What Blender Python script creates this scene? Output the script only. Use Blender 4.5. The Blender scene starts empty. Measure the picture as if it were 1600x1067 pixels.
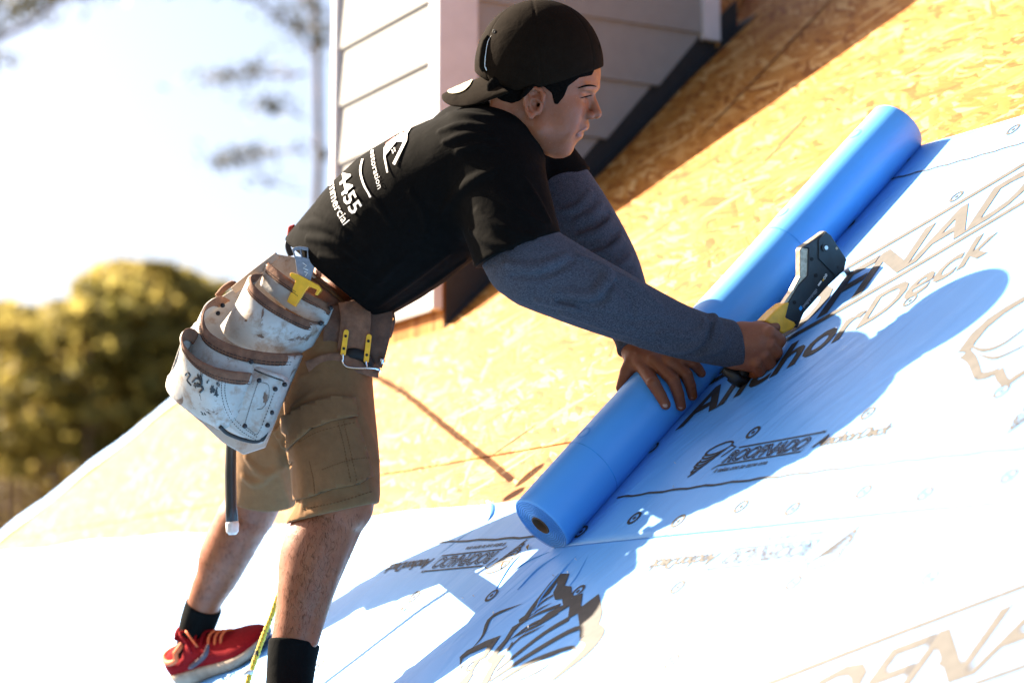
import bpy, bmesh, math, random
import numpy as np
from mathutils import Vector, Matrix

random.seed(7); RNG = np.random.default_rng(7)
SC = bpy.context.scene
COL = SC.collection

# ------------------------------------------------------------------ camera
FPX = 3778.0                        # focal length in pixels of the 1600 px wide photograph (85 mm lens)
PITCH = math.radians(8.0)
cam_data = bpy.data.cameras.new('camera')
cam = bpy.data.objects.new('camera', cam_data); COL.objects.link(cam)
cam.location = (0, 0, 0); cam.rotation_euler = (math.pi/2 + PITCH, 0, 0)
cam_data.sensor_width = 36.0; cam_data.lens = FPX/1600*36
cam_data.clip_start = 0.05; cam_data.clip_end = 5000
cam_data.dof.use_dof = True; cam_data.dof.focus_distance = 4.13; cam_data.dof.aperture_fstop = 3.0
SC.camera = cam

# ------------------------------------------------------------------ sky, sun, exposure
SUN = Vector((-0.737, 0.395, 0.578)).normalized()      # towards the sun
EL = math.asin(SUN.z); AZ = math.atan2(SUN.x, SUN.y)
world = bpy.data.worlds.new('World'); SC.world = world; world.use_nodes = True
wn = world.node_tree.nodes; wl = world.node_tree.links
sky = wn.new('ShaderNodeTexSky'); sky.sky_type = 'NISHITA'; sky.sun_disc = False
sky.sun_elevation = EL; sky.sun_rotation = AZ
sky.air_density = .72; sky.dust_density = 3.6; sky.ozone_density = 1.0; sky.altitude = 100
bg = wn['Background']; bg.inputs['Strength'].default_value = 0.05
wl.new(sky.outputs['Color'], bg.inputs['Color'])
sun_data = bpy.data.lights.new('sun', 'SUN'); sun_data.energy = 5.0; sun_data.angle = math.radians(0.55)
sun_data.color = (1.0, 0.86, 0.66)
sun = bpy.data.objects.new('sun', sun_data); COL.objects.link(sun)
sun.rotation_euler = SUN.to_track_quat('Z', 'Y').to_euler(); sun.location = SUN*30
SC.view_settings.view_transform = 'Standard'; SC.view_settings.look = 'None'
SC.view_settings.exposure = 2.5; SC.view_settings.gamma = 1.0
SC.view_settings.use_curve_mapping = False
SC.cycles.use_denoising = True
SC.cycles.max_bounces = 8; SC.cycles.diffuse_bounces = 5; SC.cycles.transparent_max_bounces = 12

# ------------------------------------------------------------------ where things stand
def ray(x, y):
    X = (x-800)/FPX; Y = -(y-533.5)/FPX
    return np.array([X, math.cos(PITCH)-Y*math.sin(PITCH), math.sin(PITCH)+Y*math.cos(PITCH)])
_az = math.radians(28.4)
H = np.array([-math.sin(_az), math.cos(_az), 0.0])      # along the eave, away from the camera
U = np.array([math.cos(_az), math.sin(_az), 0.0])       # uphill, level
Z = np.array([0, 0, 1.0])
V = (U+Z)/math.sqrt(2); N = (-U+Z)/math.sqrt(2)         # up the slope, roof normal (12:12 pitch)
ROLL_R = 0.0565
ROLL_A = ray(1117, 520)*4.3                             # a point of the roll's axis
P0 = ROLL_A - N*ROLL_R                                  # roof origin (top of the sheathing)
def rp(h, v, o=0.0): return P0 + H*h + V*v + N*o        # roof coordinates -> world
def on(x, y, o=0.0):
    d = ray(x, y); t = (N@(P0+N*o))/(N@d); q = d*t-P0
    return np.array([q@H, q@V])
D0 = 4.2; K = D0/FPX                                    # metres per pixel at the man
def B(x, y, w=0.0): return ray(x, y)*(D0+w*K)           # the man: w counts depth in the same small units
ZG = -5.0                                               # ground level

# ------------------------------------------------------------------ object helpers
def link(o, parent=None):
    COL.objects.link(o)
    if parent is not None:
        o.parent = parent
    return o
def tag(o, label=None, cat=None, group=None, kind=None):
    if label: o['label'] = label
    if cat: o['category'] = cat
    if group: o['group'] = group
    if kind: o['kind'] = kind
    return o
def empty(name, loc=(0, 0, 0)):
    o = bpy.data.objects.new(name, None); o.empty_display_size = 0.05
    o.location = loc
    return link(o)
def mesh_obj(name, verts, faces, mat, parent=None, smooth=False):
    me = bpy.data.meshes.new(name)
    verts = np.asarray(verts, dtype=float)
    if parent is not None:
        off = Vector((0, 0, 0)); p = parent
        while p is not None:
            off += p.location; p = p.parent
        verts = verts - np.array(off)
    me.from_pydata(verts.tolist(), [], [tuple(int(i) for i in f) for f in faces])
    me.validate(); me.update()
    if mat is not None: me.materials.append(mat)
    if smooth:
        me.polygons.foreach_set('use_smooth', [True]*len(me.polygons))
    return link(bpy.data.objects.new(name, me), parent)
def bevel(o, w, seg=2):
    m = o.modifiers.new('bevel', 'BEVEL'); m.width = w; m.segments = seg; m.limit_method = 'ANGLE'; m.angle_limit = math.radians(35)
    return o
class MB:
    """collects simple shapes into one mesh"""
    def __init__(s): s.v = []; s.f = []
    def add(s, v, f):
        k = len(s.v); s.v += [np.asarray(p, float) for p in v]; s.f += [tuple(i+k for i in q) for q in f]; return s
    def box(s, o, a, b, c):
        o, a, b, c = map(np.asarray, (o, a, b, c))
        vs = [o, o+a, o+a+b, o+b, o+c, o+a+c, o+a+b+c, o+b+c]
        fs = [(0, 3, 2, 1), (4, 5, 6, 7), (0, 1, 5, 4), (1, 2, 6, 5), (2, 3, 7, 6), (3, 0, 4, 7)]
        if np.dot(np.cross(a, b), c) < 0: fs = [f[::-1] for f in fs]
        return s.add(vs, fs)
    def tube(s, pts, r, n=10, cap=True, flat=None):
        pts = [np.asarray(p, float) for p in pts]; m = len(pts)
        rr = [r]*m if np.isscalar(r) else list(r)
        vs = []; ref = None
        for i, p in enumerate(pts):
            t = pts[min(i+1, m-1)]-pts[max(i-1, 0)]; t = t/(np.linalg.norm(t)+1e-12)
            if ref is None:
                ref = np.array([0, 0, 1.0]) if abs(t[2]) < .9 else np.array([1.0, 0, 0])
                if flat is not None: ref = np.asarray(flat[0], float)
            a = ref-t*(ref@t); a /= np.linalg.norm(a); b = np.cross(t, a); ref = a
            for k in range(n):
                an = 2*math.pi*k/n
                fa, fb = (1, 1) if flat is None else (flat[1], 1)
                vs.append(p+rr[i]*(math.cos(an)*a*fa+math.sin(an)*b*fb))
        fs = [(i*n+k, i*n+(k+1) % n, (i+1)*n+(k+1) % n, (i+1)*n+k) for i in range(m-1) for k in range(n)]
        if cap: fs += [tuple(range(n))[::-1], tuple(range((m-1)*n, m*n))]
        return s.add(vs, fs)
    def prism(s, poly, a):
        """closed outline extruded by vector a"""
        n = len(poly); poly = [np.asarray(p, float) for p in poly]; a = np.asarray(a, float)
        c = sum(np.cross(poly[i]-poly[0], poly[(i+1) % n]-poly[0]) for i in range(n))
        if c@a > 0: poly = poly[::-1]
        vs = poly+[p+a for p in poly]
        return s.add(vs, [tuple(range(n)), tuple(range(2*n-1, n-1, -1))]+[(i, i+n, (i+1) % n+n, (i+1) % n) for i in range(n)])
    def ball(s, c, r, nu=12, nv=8):
        c = np.asarray(c, float); vs = [c+np.array([0, 0, r])]
        for j in range(1, nv):
            for i in range(nu):
                t = math.pi*j/nv; a = 2*math.pi*i/nu
                vs.append(c+r*np.array([math.sin(t)*math.cos(a), math.sin(t)*math.sin(a), math.cos(t)]))
        vs.append(c-np.array([0, 0, r])); L = len(vs)-1
        fs = [(0, 1+i, 1+(i+1) % nu) for i in range(nu)]
        fs += [(1+j*nu+i, 1+(j+1)*nu+i, 1+(j+1)*nu+(i+1) % nu, 1+j*nu+(i+1) % nu) for j in range(nv-2) for i in range(nu)]
        fs += [(L, 1+(nv-2)*nu+(i+1) % nu, 1+(nv-2)*nu+i) for i in range(nu)]
        return s.add(vs, fs)
    def disc(s, c, nrm, r, th, n=16):
        c = np.asarray(c, float); nrm = np.asarray(nrm, float)/np.linalg.norm(nrm)
        a = np.cross(nrm, [0.3, 0.5, 0.81]); a /= np.linalg.norm(a); b = np.cross(nrm, a)
        return s.prism([c+r*(math.cos(2*math.pi*k/n)*a+math.sin(2*math.pi*k/n)*b) for k in range(n)], nrm*th)
    def grid(s, G, closed=False):
        """G: list of rows of points"""
        m = len(G); n = len(G[0])
        vs = [p for row in G for p in row]; q = n if closed else n-1
        return s.add(vs, [(i*n+j, i*n+(j+1) % n, (i+1)*n+(j+1) % n, (i+1)*n+j) for i in range(m-1) for j in range(q)])
    def build(s, name, mat, parent=None, smooth=False):
        return mesh_obj(name, s.v, s.f, mat, parent, smooth)
def spline(pts, n):
    """smooth curve through points (Catmull-Rom), n samples"""
    p = np.asarray(pts, float); p = np.vstack([2*p[0]-p[1], p, 2*p[-1]-p[-2]]); m = len(p)-3
    out = []
    for i in range(n):
        t = i/(n-1)*m; k = min(int(t), m-1); u = t-k
        a, b, c, d = p[k:k+4]
        out.append(.5*((2*b)+(-a+c)*u+(2*a-5*b+4*c-d)*u*u+(-a+3*b-3*c+d)*u**3))
    return np.array(out)

# ------------------------------------------------------------------ materials
def new_mat(name):
    m = bpy.data.materials.new(name); m.use_nodes = True
    nt = m.node_tree; return m, nt, nt.nodes['Principled BSDF']
def nd(nt, typ, **kw):
    n = nt.nodes.new(typ)
    for k, val in kw.items():
        if k.startswith('i_'):
            n.inputs[k[2:].replace('_', ' ')].default_value = val
        else: setattr(n, k, val)
    return n
def ramp(nt, fac, stops, interp='LINEAR'):
    r = nt.nodes.new('ShaderNodeValToRGB'); r.color_ramp.interpolation = interp
    e = r.color_ramp.elements
    while len(e) < len(stops): e.new(0.5)
    for q, (p, c) in zip(e, stops):
        q.position = p; q.color = (c[0], c[1], c[2], 1)
    nt.links.new(fac, r.inputs['Fac']); return r.outputs['Color']
def coords(nt, scale=(1, 1, 1), rot=(0, 0, 0), kind='Object'):
    tc = nt.nodes.new('ShaderNodeTexCoord'); mp = nt.nodes.new('ShaderNodeMapping')
    mp.inputs['Scale'].default_value = scale; mp.inputs['Rotation'].default_value = rot
    nt.links.new(tc.outputs[kind], mp.inputs['Vector']); return mp.outputs['Vector']
def noise(nt, vec, scale, detail=3, rough=.55, dist=0):
    n = nt.nodes.new('ShaderNodeTexNoise'); n.inputs['Scale'].default_value = scale
    n.inputs['Detail'].default_value = detail; n.inputs['Roughness'].default_value = rough; n.inputs['Distortion'].default_value = dist
    nt.links.new(vec, n.inputs['Vector']); return n.outputs['Fac']
def mixc(nt, fac, a, b, typ='MIX'):
    m = nt.nodes.new('ShaderNodeMix'); m.data_type = 'RGBA'; m.blend_type = typ
    for s, i in ((fac, 0), (a, 6), (b, 7)):
        if isinstance(s, (int, float)): m.inputs[i].default_value = s
        elif isinstance(s, tuple): m.inputs[i].default_value = (*s, 1) if len(s) == 3 else s
        else: nt.links.new(s, m.inputs[i])
    return m.outputs[2]
def math_(nt, op, a, b=None):
    m = nt.nodes.new('ShaderNodeMath'); m.operation = op
    for i, s in enumerate((a, b)):
        if s is None: continue
        if isinstance(s, (int, float)): m.inputs[i].default_value = s
        else: nt.links.new(s, m.inputs[i])
    return m.outputs[0]
def bump(nt, bsdf, height, strength=.3, dist=.01, prev=None):
    b = nt.nodes.new('ShaderNodeBump'); b.inputs['Strength'].default_value = strength; b.inputs['Distance'].default_value = dist
    nt.links.new(height, b.inputs['Height'])
    if prev is not None: nt.links.new(prev, b.inputs['Normal'])
    nt.links.new(b.outputs['Normal'], bsdf.inputs['Normal']); return b.outputs['Normal']
def simple(name, col, rough=.6, metal=0.0, var=.15, scale=40, bumps=.0, spec=.5, sheen=0.0, bscale=None, bdist=.002):
    """a colour with grain; var = how far it wanders"""
    m, nt, b = new_mat(name); vec = coords(nt)
    f = noise(nt, vec, scale, 4)
    lo = tuple(c*(1-var) for c in col); hi = tuple(min(1, c*(1+var)) for c in col)
    nt.links.new(ramp(nt, f, [(.3, lo), (.7, hi)]), b.inputs['Base Color'])
    b.inputs['Roughness'].default_value = rough; b.inputs['Metallic'].default_value = metal
    b.inputs['Specular IOR Level'].default_value = spec
    if sheen: b.inputs['Sheen Weight'].default_value = sheen; b.inputs['Sheen Roughness'].default_value = .5
    if bumps: bump(nt, b, noise(nt, vec, bscale or scale*3, 3), bumps, bdist)
    return m
M = {}
def osb(name, k=1.0):
    """oriented strand board: three layers of long random chips"""
    m, nt, b = new_mat(name)
    tc = nt.nodes.new('ShaderNodeTexCoord')
    info = nt.nodes.new('ShaderNodeObjectInfo')
    add = nt.nodes.new('ShaderNodeVectorMath'); add.operation = 'ADD'
    sc_ = nt.nodes.new('ShaderNodeVectorMath'); sc_.operation = 'SCALE'; sc_.inputs[0].default_value = (31, 17, 5)
    nt.links.new(info.outputs['Random'], sc_.inputs['Scale'])
    nt.links.new(tc.outputs['Object'], add.inputs[0]); nt.links.new(sc_.outputs[0], add.inputs[1])
    wob = nt.nodes.new('ShaderNodeTexNoise'); wob.inputs['Scale'].default_value = 5
    nt.links.new(add.outputs[0], wob.inputs['Vector'])
    vadd = nt.nodes.new('ShaderNodeMixRGB'); vadd.blend_type = 'LINEAR_LIGHT'; vadd.inputs[0].default_value = .035
    nt.links.new(add.outputs[0], vadd.inputs[1]); nt.links.new(wob.outputs['Color'], vadd.inputs[2])
    val = None; edge = None
    for rot, sx, sy, off in ((.15, 8.5, 52, 0), (.75, 9.5, 58, 3.7), (-.55, 8.5, 48, 7.1), (.40, 15, 90, 11.3)):
        mp = nt.nodes.new('ShaderNodeMapping'); mp.inputs['Rotation'].default_value = (0, 0, rot)
        mp.inputs['Scale'].default_value = (sx, sy, 4); mp.inputs['Location'].default_value = (off, off*2, 0)
        nt.links.new(vadd.outputs[0], mp.inputs['Vector'])
        # rotate first, then stretch
        mp.vector_type = 'POINT'
        pre = nt.nodes.new('ShaderNodeMapping'); pre.inputs['Rotation'].default_value = (0, 0, rot)
        nt.links.new(vadd.outputs[0], pre.inputs['Vector']); mp.inputs['Rotation'].default_value = (0, 0, 0)
        nt.links.new(pre.outputs[0], mp.inputs['Vector'])
        vo = nt.nodes.new('ShaderNodeTexVoronoi'); vo.inputs['Scale'].default_value = 1; vo.voronoi_dimensions = '2D'
        nt.links.new(mp.outputs[0], vo.inputs['Vector'])
        sep = nt.nodes.new('ShaderNodeSeparateColor'); nt.links.new(vo.outputs['Color'], sep.inputs[0])
        hgt, tone = sep.outputs[0], sep.outputs[1]
        hgt = math_(nt, 'SUBTRACT', hgt, math_(nt, 'MULTIPLY', vo.outputs['Distance'], .35))
        if val is None: val, top = tone, hgt
        else:
            gt = math_(nt, 'GREATER_THAN', hgt, top)
            mx = nt.nodes.new('ShaderNodeMix'); nt.links.new(gt, mx.inputs[0]); nt.links.new(val, mx.inputs[2]); nt.links.new(tone, mx.inputs[3])
            val = mx.outputs[0]; top = math_(nt, 'MAXIMUM', top, hgt)
    fine = nt.nodes.new('ShaderNodeMapping'); fine.inputs['Scale'].default_value = (30, 190, 1)
    nt.links.new(add.outputs[0], fine.inputs['Vector'])
    grain = noise(nt, fine.outputs[0], 1.0, 3)
    tone = math_(nt, 'ADD', val, math_(nt, 'MULTIPLY', math_(nt, 'SUBTRACT', grain, .5), .5))
    c = ramp(nt, tone, [(0.0, (.17*k, .048*k, .005*k)), (.13, (.27*k, .090*k, .012*k)), (.42, (.35*k, .136*k, .022*k)), (.74, (.44*k, .200*k, .048*k)), (1.0, (.60*k, .36*k, .14*k))])
    blot = noise(nt, add.outputs[0], 1.7, 4)
    c = mixc(nt, math_(nt, 'MULTIPLY', blot, .35), c, (.34*k, .130*k, .020*k))
    nt.links.new(c, b.inputs['Base Color']); b.inputs['Roughness'].default_value = .62
    b.inputs['Specular IOR Level'].default_value = .12
    bump(nt, b, math_(nt, 'ADD', top, math_(nt, 'MULTIPLY', grain, .25)), .55, .004)
    return m
M['osb'] = osb('osb strands', .94)
M['osb_edge'] = simple('osb cut edge', (.07, .028, .008), .8, var=.4, scale=90)
def underlay(name, col, strength=.55):
    m, nt, b = new_mat(name); vec = coords(nt)
    f = noise(nt, vec, 3.0, 4)
    c = ramp(nt, f, [(.25, tuple(x*.90 for x in col)), (.75, tuple(min(1, x*1.08) for x in col))])
    nt.links.new(c, b.inputs['Base Color'])
    b.inputs['Roughness'].default_value = .45; b.inputs['Specular IOR Level'].default_value = .7 if 'rolled' in name else .5
    # woven scrim of the synthetic sheet plus soft creases
    cr = noise(nt, coords(nt, (3, 14, 3), (0, 0, .5)), 1.0, 3, .5, .8)
    w = nt.nodes.new('ShaderNodeTexNoise'); w.inputs['Scale'].default_value = 420; w.inputs['Detail'].default_value = 1
    nt.links.new(vec, w.inputs['Vector'])
    p = bump(nt, b, cr, strength, .012)
    bump(nt, b, w.outputs['Fac'], .10, .0008, p)
    return m
M['sheet'] = underlay('blue synthetic underlayment', (.12, .37, .80))
M['roll'] = underlay('rolled blue underlayment', (.085, .37, .86), .06)
M['ink'] = simple('black print', (.030, .025, .023), .68, var=.4, scale=60, spec=.46)
M['core'] = simple('cardboard core', (.10, .055, .028), .85)
M['siding_a'] = simple('warm grey siding paint', (.29, .285, .28), .7, var=.05, scale=25, bumps=.08, spec=.12)
M['trim'] = simple('pale trim paint', (.62, .61, .65), .65, var=.05, scale=20, bumps=.05, spec=.12)
M['membrane'] = simple('black flashing membrane', (.012, .012, .013), .5, var=.3)
M['wallpaint'] = simple('house wall', (.42, .38, .34), .7, var=.06, scale=6)
M['ground'] = simple('dry grass ground', (.055, .052, .022), .95, var=.5, scale=.8)
M['bark'] = simple('pine bark', (.16, .10, .07), .9, var=.5, scale=6, bumps=.5, bscale=14, bdist=.03)
def leafmat(name, a, bb, tr=.35):
    m, nt, b = new_mat(name)
    oi = nt.nodes.new('ShaderNodeObjectInfo'); vec = coords(nt)
    f = noise(nt, vec, .9, 3)
    f = math_(nt, 'ADD', f, math_(nt, 'MULTIPLY', math_(nt, 'SUBTRACT', oi.outputs['Random'], .5), .3))
    c = ramp(nt, f, [(.3, a), (.7, bb)])
    nt.links.new(c, b.inputs['Base Color']); b.inputs['Roughness'].default_value = .6
    t = nt.nodes.new('ShaderNodeBsdfTranslucent'); nt.links.new(c, t.inputs['Color'])
    mx = nt.nodes.new('ShaderNodeMixShader'); mx.inputs[0].default_value = tr
    nt.links.new(b.outputs[0], mx.inputs[1]); nt.links.new(t.outputs[0], mx.inputs[2])
    nt.links.new(mx.outputs[0], nt.nodes['Material Output'].inputs['Surface'])
    return m
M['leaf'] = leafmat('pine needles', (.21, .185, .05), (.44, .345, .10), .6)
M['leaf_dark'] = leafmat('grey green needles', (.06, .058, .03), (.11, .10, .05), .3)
M['leaf2'] = leafmat('understorey leaves', (.20, .16, .05), (.36, .27, .085), .55)
# ================================================================== SETTING
gs = 2500
g = mesh_obj('ground', [(-gs, -gs, ZG), (gs, -gs, ZG), (gs, gs, ZG), (-gs, gs, ZG)], [(0, 1, 2, 3)], M['ground'])
tag(g, 'dry grassy ground far below the roof', kind='structure')

# ---- the house: hip roof with strand board sheathing, chimney chase
house = empty('house', tuple(rp(0, -2.9)-Z*3.0))
tag(house, 'house with a steep roof sheathed in yellow strand board and a grey sided chimney chase', 'house')
EAVE, RIDGE = -2.9, 3.0
def hip_h(v): return 4.02-.80*v
T = 0.03
# roof deck: front slope, hip end, rear slope
hE = hip_h(EAVE); hR = hip_h(RIDGE); h0 = -6.0
def rr_(h, v): return rp(h, v, -.0125)
ridge_l, ridge_r = rr_(hR, RIDGE), rr_(h0, RIDGE)
eave_l, eave_r = rr_(hE, EAVE), rr_(h0, EAVE)
back_l = eave_l+U*2*((RIDGE-EAVE)*.7071); back_r = eave_r+U*2*((RIDGE-EAVE)*.7071)
dn = -Z*.16
mb = MB()
top = [eave_r, eave_l, back_l, back_r, ridge_l, ridge_r]
vs = top+[p+dn for p in top]
mb.add(vs, [(0, 5, 4, 1), (1, 4, 2), (3, 2, 4, 5), (0, 3, 5), (0, 1, 7, 6), (1, 2, 8, 7), (2, 3, 9, 8), (3, 0, 6, 9), (6, 7, 8, 9)])
deck = mb.build('roof_deck', M['osb_edge'], house)
def house_wall(a, b):
    m = MB(); d = (b-a)/np.linalg.norm(b-a); nrm = np.cross(Z, d)
    a2 = a.copy(); a2[2] = ZG; hgt = a[2]-.16-ZG
    m.box(a2, b-a, nrm*.15, Z*hgt); m.build('wall', M['wallpaint'], house)
inn = .45
c1 = eave_r+U*inn-H*-.3; c2 = eave_l+U*inn-H*inn; c3 = back_l-U*inn-H*inn; c4 = back_r-U*inn+H*.3
house_wall(c1, c2); house_wall(c2, c3); house_wall(c3, c4); house_wall(c4, c1)
# sheathing panels, each a sheet 1.19 x 2.42 m with a 4 mm gap, clipped at the hip
rows = [(-2.9, -2.57), (-2.57, -1.375), (-1.375, -.18), (-.18, 1.012), (1.012, 2.2), (2.2, 2.98)]
starts = [-.9, .35, -1.1, -.55, 1.212, -.2]
# panels use their own object space (x along the eave, y up the slope) so the strands follow each board
BASIS = Matrix(((-H[0], V[0], N[0], 0), (-H[1], V[1], N[1], 0), (-H[2], V[2], N[2], 0), (0, 0, 0, 1)))
house_off = Vector(house.location)
def roof_local(name, poly, th, mat, parent, o0=0.0):
    """flat piece on the roof; poly in (h, v); its local x runs towards -h and y up the slope"""
    ch = sum(p[0] for p in poly)/len(poly); cv = sum(p[1] for p in poly)/len(poly)
    n = len(poly); pl = [(-(p[0]-ch), p[1]-cv) for p in poly]
    area = sum(pl[i][0]*pl[(i+1) % n][1]-pl[(i+1) % n][0]*pl[i][1] for i in range(n))
    if area < 0: pl = pl[::-1]
    vs = [(x, y, 0) for x, y in pl]+[(x, y, th) for x, y in pl]
    fs = [tuple(range(n))[::-1], tuple(range(n, 2*n))]+[(i, (i+1) % n, (i+1) % n+n, i+n) for i in range(n)]
    me = bpy.data.meshes.new(name); me.from_pydata(vs, [], fs); me.update(); me.materials.append(mat)
    o = bpy.data.objects.new(name, me); link(o)
    mw = Matrix.Translation(Vector(rp(ch, cv, o0))) @ BASIS
    if parent is not None:
        off = Vector((0, 0, 0)); p = parent
        while p is not None: off += p.location; p = p.parent
        mw = Matrix.Translation(-off) @ mw; o.parent = parent
    o.matrix_local = mw
    return o
gap = .0014
for (va, vb), s0 in zip(rows, starts):
    k = -3
    while True:
        ha = s0+k*2.42; hb = ha+2.42; k += 1
        if ha > hip_h(va): break
        if hb < -5.9: continue
        ha = max(ha, -5.95)
        poly = []
        a, b = ha+gap, hb-gap
        va_, vb_ = va+gap, vb-gap
        # clip the right end against the hip line
        pa, pb = min(b, hip_h(va_)), min(b, hip_h(vb_))
        poly = [(a, va_), (pa, va_)]
        if pa < pb-1e-6 or pb < b:
            vm = (4.02-b)/.80
            if va_ < vm < vb_: poly.append((b, vm))
        if pb > a: poly += [(pb, vb_), (a, vb_)]
        else: poly.append((a, (4.02-a)/.80))
        bevel(roof_local('osb_panel', poly, .012+random.uniform(-.0006, .0006), M['osb'], deck, -.0122), .0012, 1)
# dark knife scores and an added strip that draws a panel seam's shadow line dark
def streak(a, b, w, name='scuff_or_seam_mark'):
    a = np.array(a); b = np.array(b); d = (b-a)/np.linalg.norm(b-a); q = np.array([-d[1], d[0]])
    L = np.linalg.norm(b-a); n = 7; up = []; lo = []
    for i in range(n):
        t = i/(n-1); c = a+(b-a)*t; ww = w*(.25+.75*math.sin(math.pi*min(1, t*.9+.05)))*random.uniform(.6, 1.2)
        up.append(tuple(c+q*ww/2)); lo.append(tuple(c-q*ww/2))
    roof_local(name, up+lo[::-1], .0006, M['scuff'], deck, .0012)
M['scuff'] = simple('dark scuff and seam shade', (.13, .045, .008), .8, var=.4, scale=120)
streak((.675, .757), (.682, .925), .010); streak((1.2145, 1.03), (1.2125, 1.62), .009); streak((.68, -.178), (.60, -.10), .006)  # second one lies on a panel seam, the seam's shade put into its colour

# ---- chimney chase
chim = MB()
C0 = rp(*on(692, 515))                     # its corner on the roof, nearest the camera
uvC = on(692, 515); CL = .635; CWv = 1.15   # along the eave / up the slope
CW = CWv*.7071                             # level depth of its shaded face
TOPZ = C0[2]+2.6
def wall_poly(a, b, inset=0): pass
cc = [C0, C0+H*CL, C0+H*CL+U*CW, C0+U*CW]
low = C0[2]-.4
vs = [np.array([p[0], p[1], low]) for p in cc]+[np.array([p[0], p[1], TOPZ]) for p in cc]
chim.add(vs, [(0, 1, 2, 3)[::-1], (4, 5, 6, 7), (0, 4, 5, 1), (1, 5, 6, 2), (2, 6, 7, 3), (3, 7, 4, 0)][0:])
chimney = chim.build('chimney', M['osb'], house)
bm = bmesh.new(); bm.from_mesh(chimney.data); bmesh.ops.recalc_face_normals(bm, faces=bm.faces[:]); bm.to_mesh(chimney.data); bm.free()
EXPO = .160; CBW = .085; CBS = .030; PROUD = .028
# sunlit face: looks towards -U
zl = C0[2]+.052; k = 0
z0s = C0[2]-.012+.03
def lap(o, along, length, nrm, za, zb, mat):
    """a lap board: its lower edge stands proud, its upper edge tucks in"""
    d = along*length
    a = o+nrm*.0165; vs = []
    for base in (o, o+d):
        b = base.copy()
        vs += [np.array([*(b[:2]), za])+nrm*.004, np.array([*(b[:2]), za])+nrm*.0185, np.array([*(b[:2]), zb])+nrm*.0085, np.array([*(b[:2]), zb])+nrm*.002]
    m = MB(); m.add(vs, [(0, 1, 2, 3), (7, 6, 5, 4), (0, 4, 5, 1), (1, 5, 6, 2), (2, 6, 7, 3), (3, 7, 4, 0)])
    o_ = m.build('siding_board', mat, chimney)
    b_ = bmesh.new(); b_.from_mesh(o_.data); bmesh.ops.recalc_face_normals(b_, faces=b_.faces[:]); b_.to_mesh(o_.data); b_.free()
    return o_
z = C0[2]+.050
while z < TOPZ-.05:
    lap(C0+H*CBS, H, CL-2*CBS, -U, z, z+EXPO+.02, M['siding_a']); z += EXPO
# shaded face: looks towards -H; boards are cut to the slope of the roof above the black flashing
FL = .085
zz = C0[2]+.050
while zz < TOPZ-.05:
    # start where the roof line + flashing passes below this board's foot
    s_end = min(CW-.05, zz+.02+EXPO*.0-C0[2]-FL)
    s_hi = min(CW-.05, zz+EXPO+.02-C0[2]-FL)
    if s_hi > CBW+.01:
        nrm = -H; vs = []
        a0 = C0+U*CBW
        def pt(s, z_, t): q = C0+U*s; return np.array([q[0], q[1], z_])+nrm*t
        lo_s = max(s_end, CBW)
        zlo = zz if s_end >= CBW else C0[2]+FL+CBW
        ring = [(CBW, zlo), (lo_s, zlo if s_end < CBW else zz), (s_hi, C0[2]+FL+s_hi if s_hi < CW-.05 else zz+EXPO+.02), (CBW, zz+EXPO+.02)]
        if s_hi >= CW-.05 and s_end < CW-.05: ring = [(CBW, zlo), (lo_s, zlo), (CW-.05, C0[2]+FL+CW-.05), (CW-.05, zz+EXPO+.02), (CBW, zz+EXPO+.02)]
        n = len(ring)
        tt = lambda z_: .0185-.010*(z_-zz)/(EXPO+.02)
        fr = [pt(s, z_, tt(z_)) for s, z_ in ring]; bk = [pt(s, z_, .001) for s, z_ in ring]
        m = MB(); m.add(fr+bk, [tuple(range(n)), tuple(range(2*n-1, n-1, -1))]+[(i, i+n, (i+1) % n+n, (i+1) % n) for i in range(n)])
        o_ = m.build('siding_board', M['siding_a'], chimney)
        b_ = bmesh.new(); b_.from_mesh(o_.data); bmesh.ops.recalc_face_normals(b_, faces=b_.faces[:]); b_.to_mesh(o_.data); b_.free()
    zz += EXPO
# corner boards
def corner(p, along, nrm, w, name='corner_board', base=.05, th=PROUD):
    m = MB(); q = np.array([p[0], p[1], C0[2]+base]); m.box(q, along*w, nrm*th, np.array([0, 0, TOPZ-q[2]+.004]))
    bevel(m.build(name, M['trim'], chimney), .003, 1)
corner(C0, H, -U, CBS-.001)
corner(C0+H*(CL-CBS+.001), H, -U, CBS-.001)
corner(C0-U*PROUD, U, -H, CBW+PROUD-.001, base=.225)
m = MB(); q = C0+U*(CW-.049); m.box(np.array([q[0], q[1], C0[2]+CW+.02]), U*.05, -H*PROUD, Z*(TOPZ-C0[2]-CW-.02)); m.build('corner_board', M['trim'], chimney)
# black membrane: up the shaded wall and a hand's width onto the roof
m = MB()
m.add([C0-H*.004+U*.004, C0-H*.004+V*(CWv+.10), C0-H*.004+V*(CWv+.10)+Z*(FL-.004), C0-H*.004+V*.22+Z*(FL-.004), C0-H*.004+U*.004+Z*.24], [(0, 1, 2, 3, 4)])
o_ = m.build('flashing', M['membrane'], chimney); s_ = o_.modifiers.new('solid', 'SOLIDIFY'); s_.thickness = .003; s_.offset = 0
pv = [(uvC[0]-.003, uvC[1]+.01), (uvC[0]-.012, uvC[1]), (uvC[0]-.035, uvC[1]+.3), (uvC[0]-.05, uvC[1]+.7), (uvC[0]-.03, uvC[1]+1.0), (uvC[0]-.07, uvC[1]+1.28), (uvC[0]-.003, uvC[1]+1.28)]
roof_local('flashing', pv, .003, M['membrane'], chimney, .0008)
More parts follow.
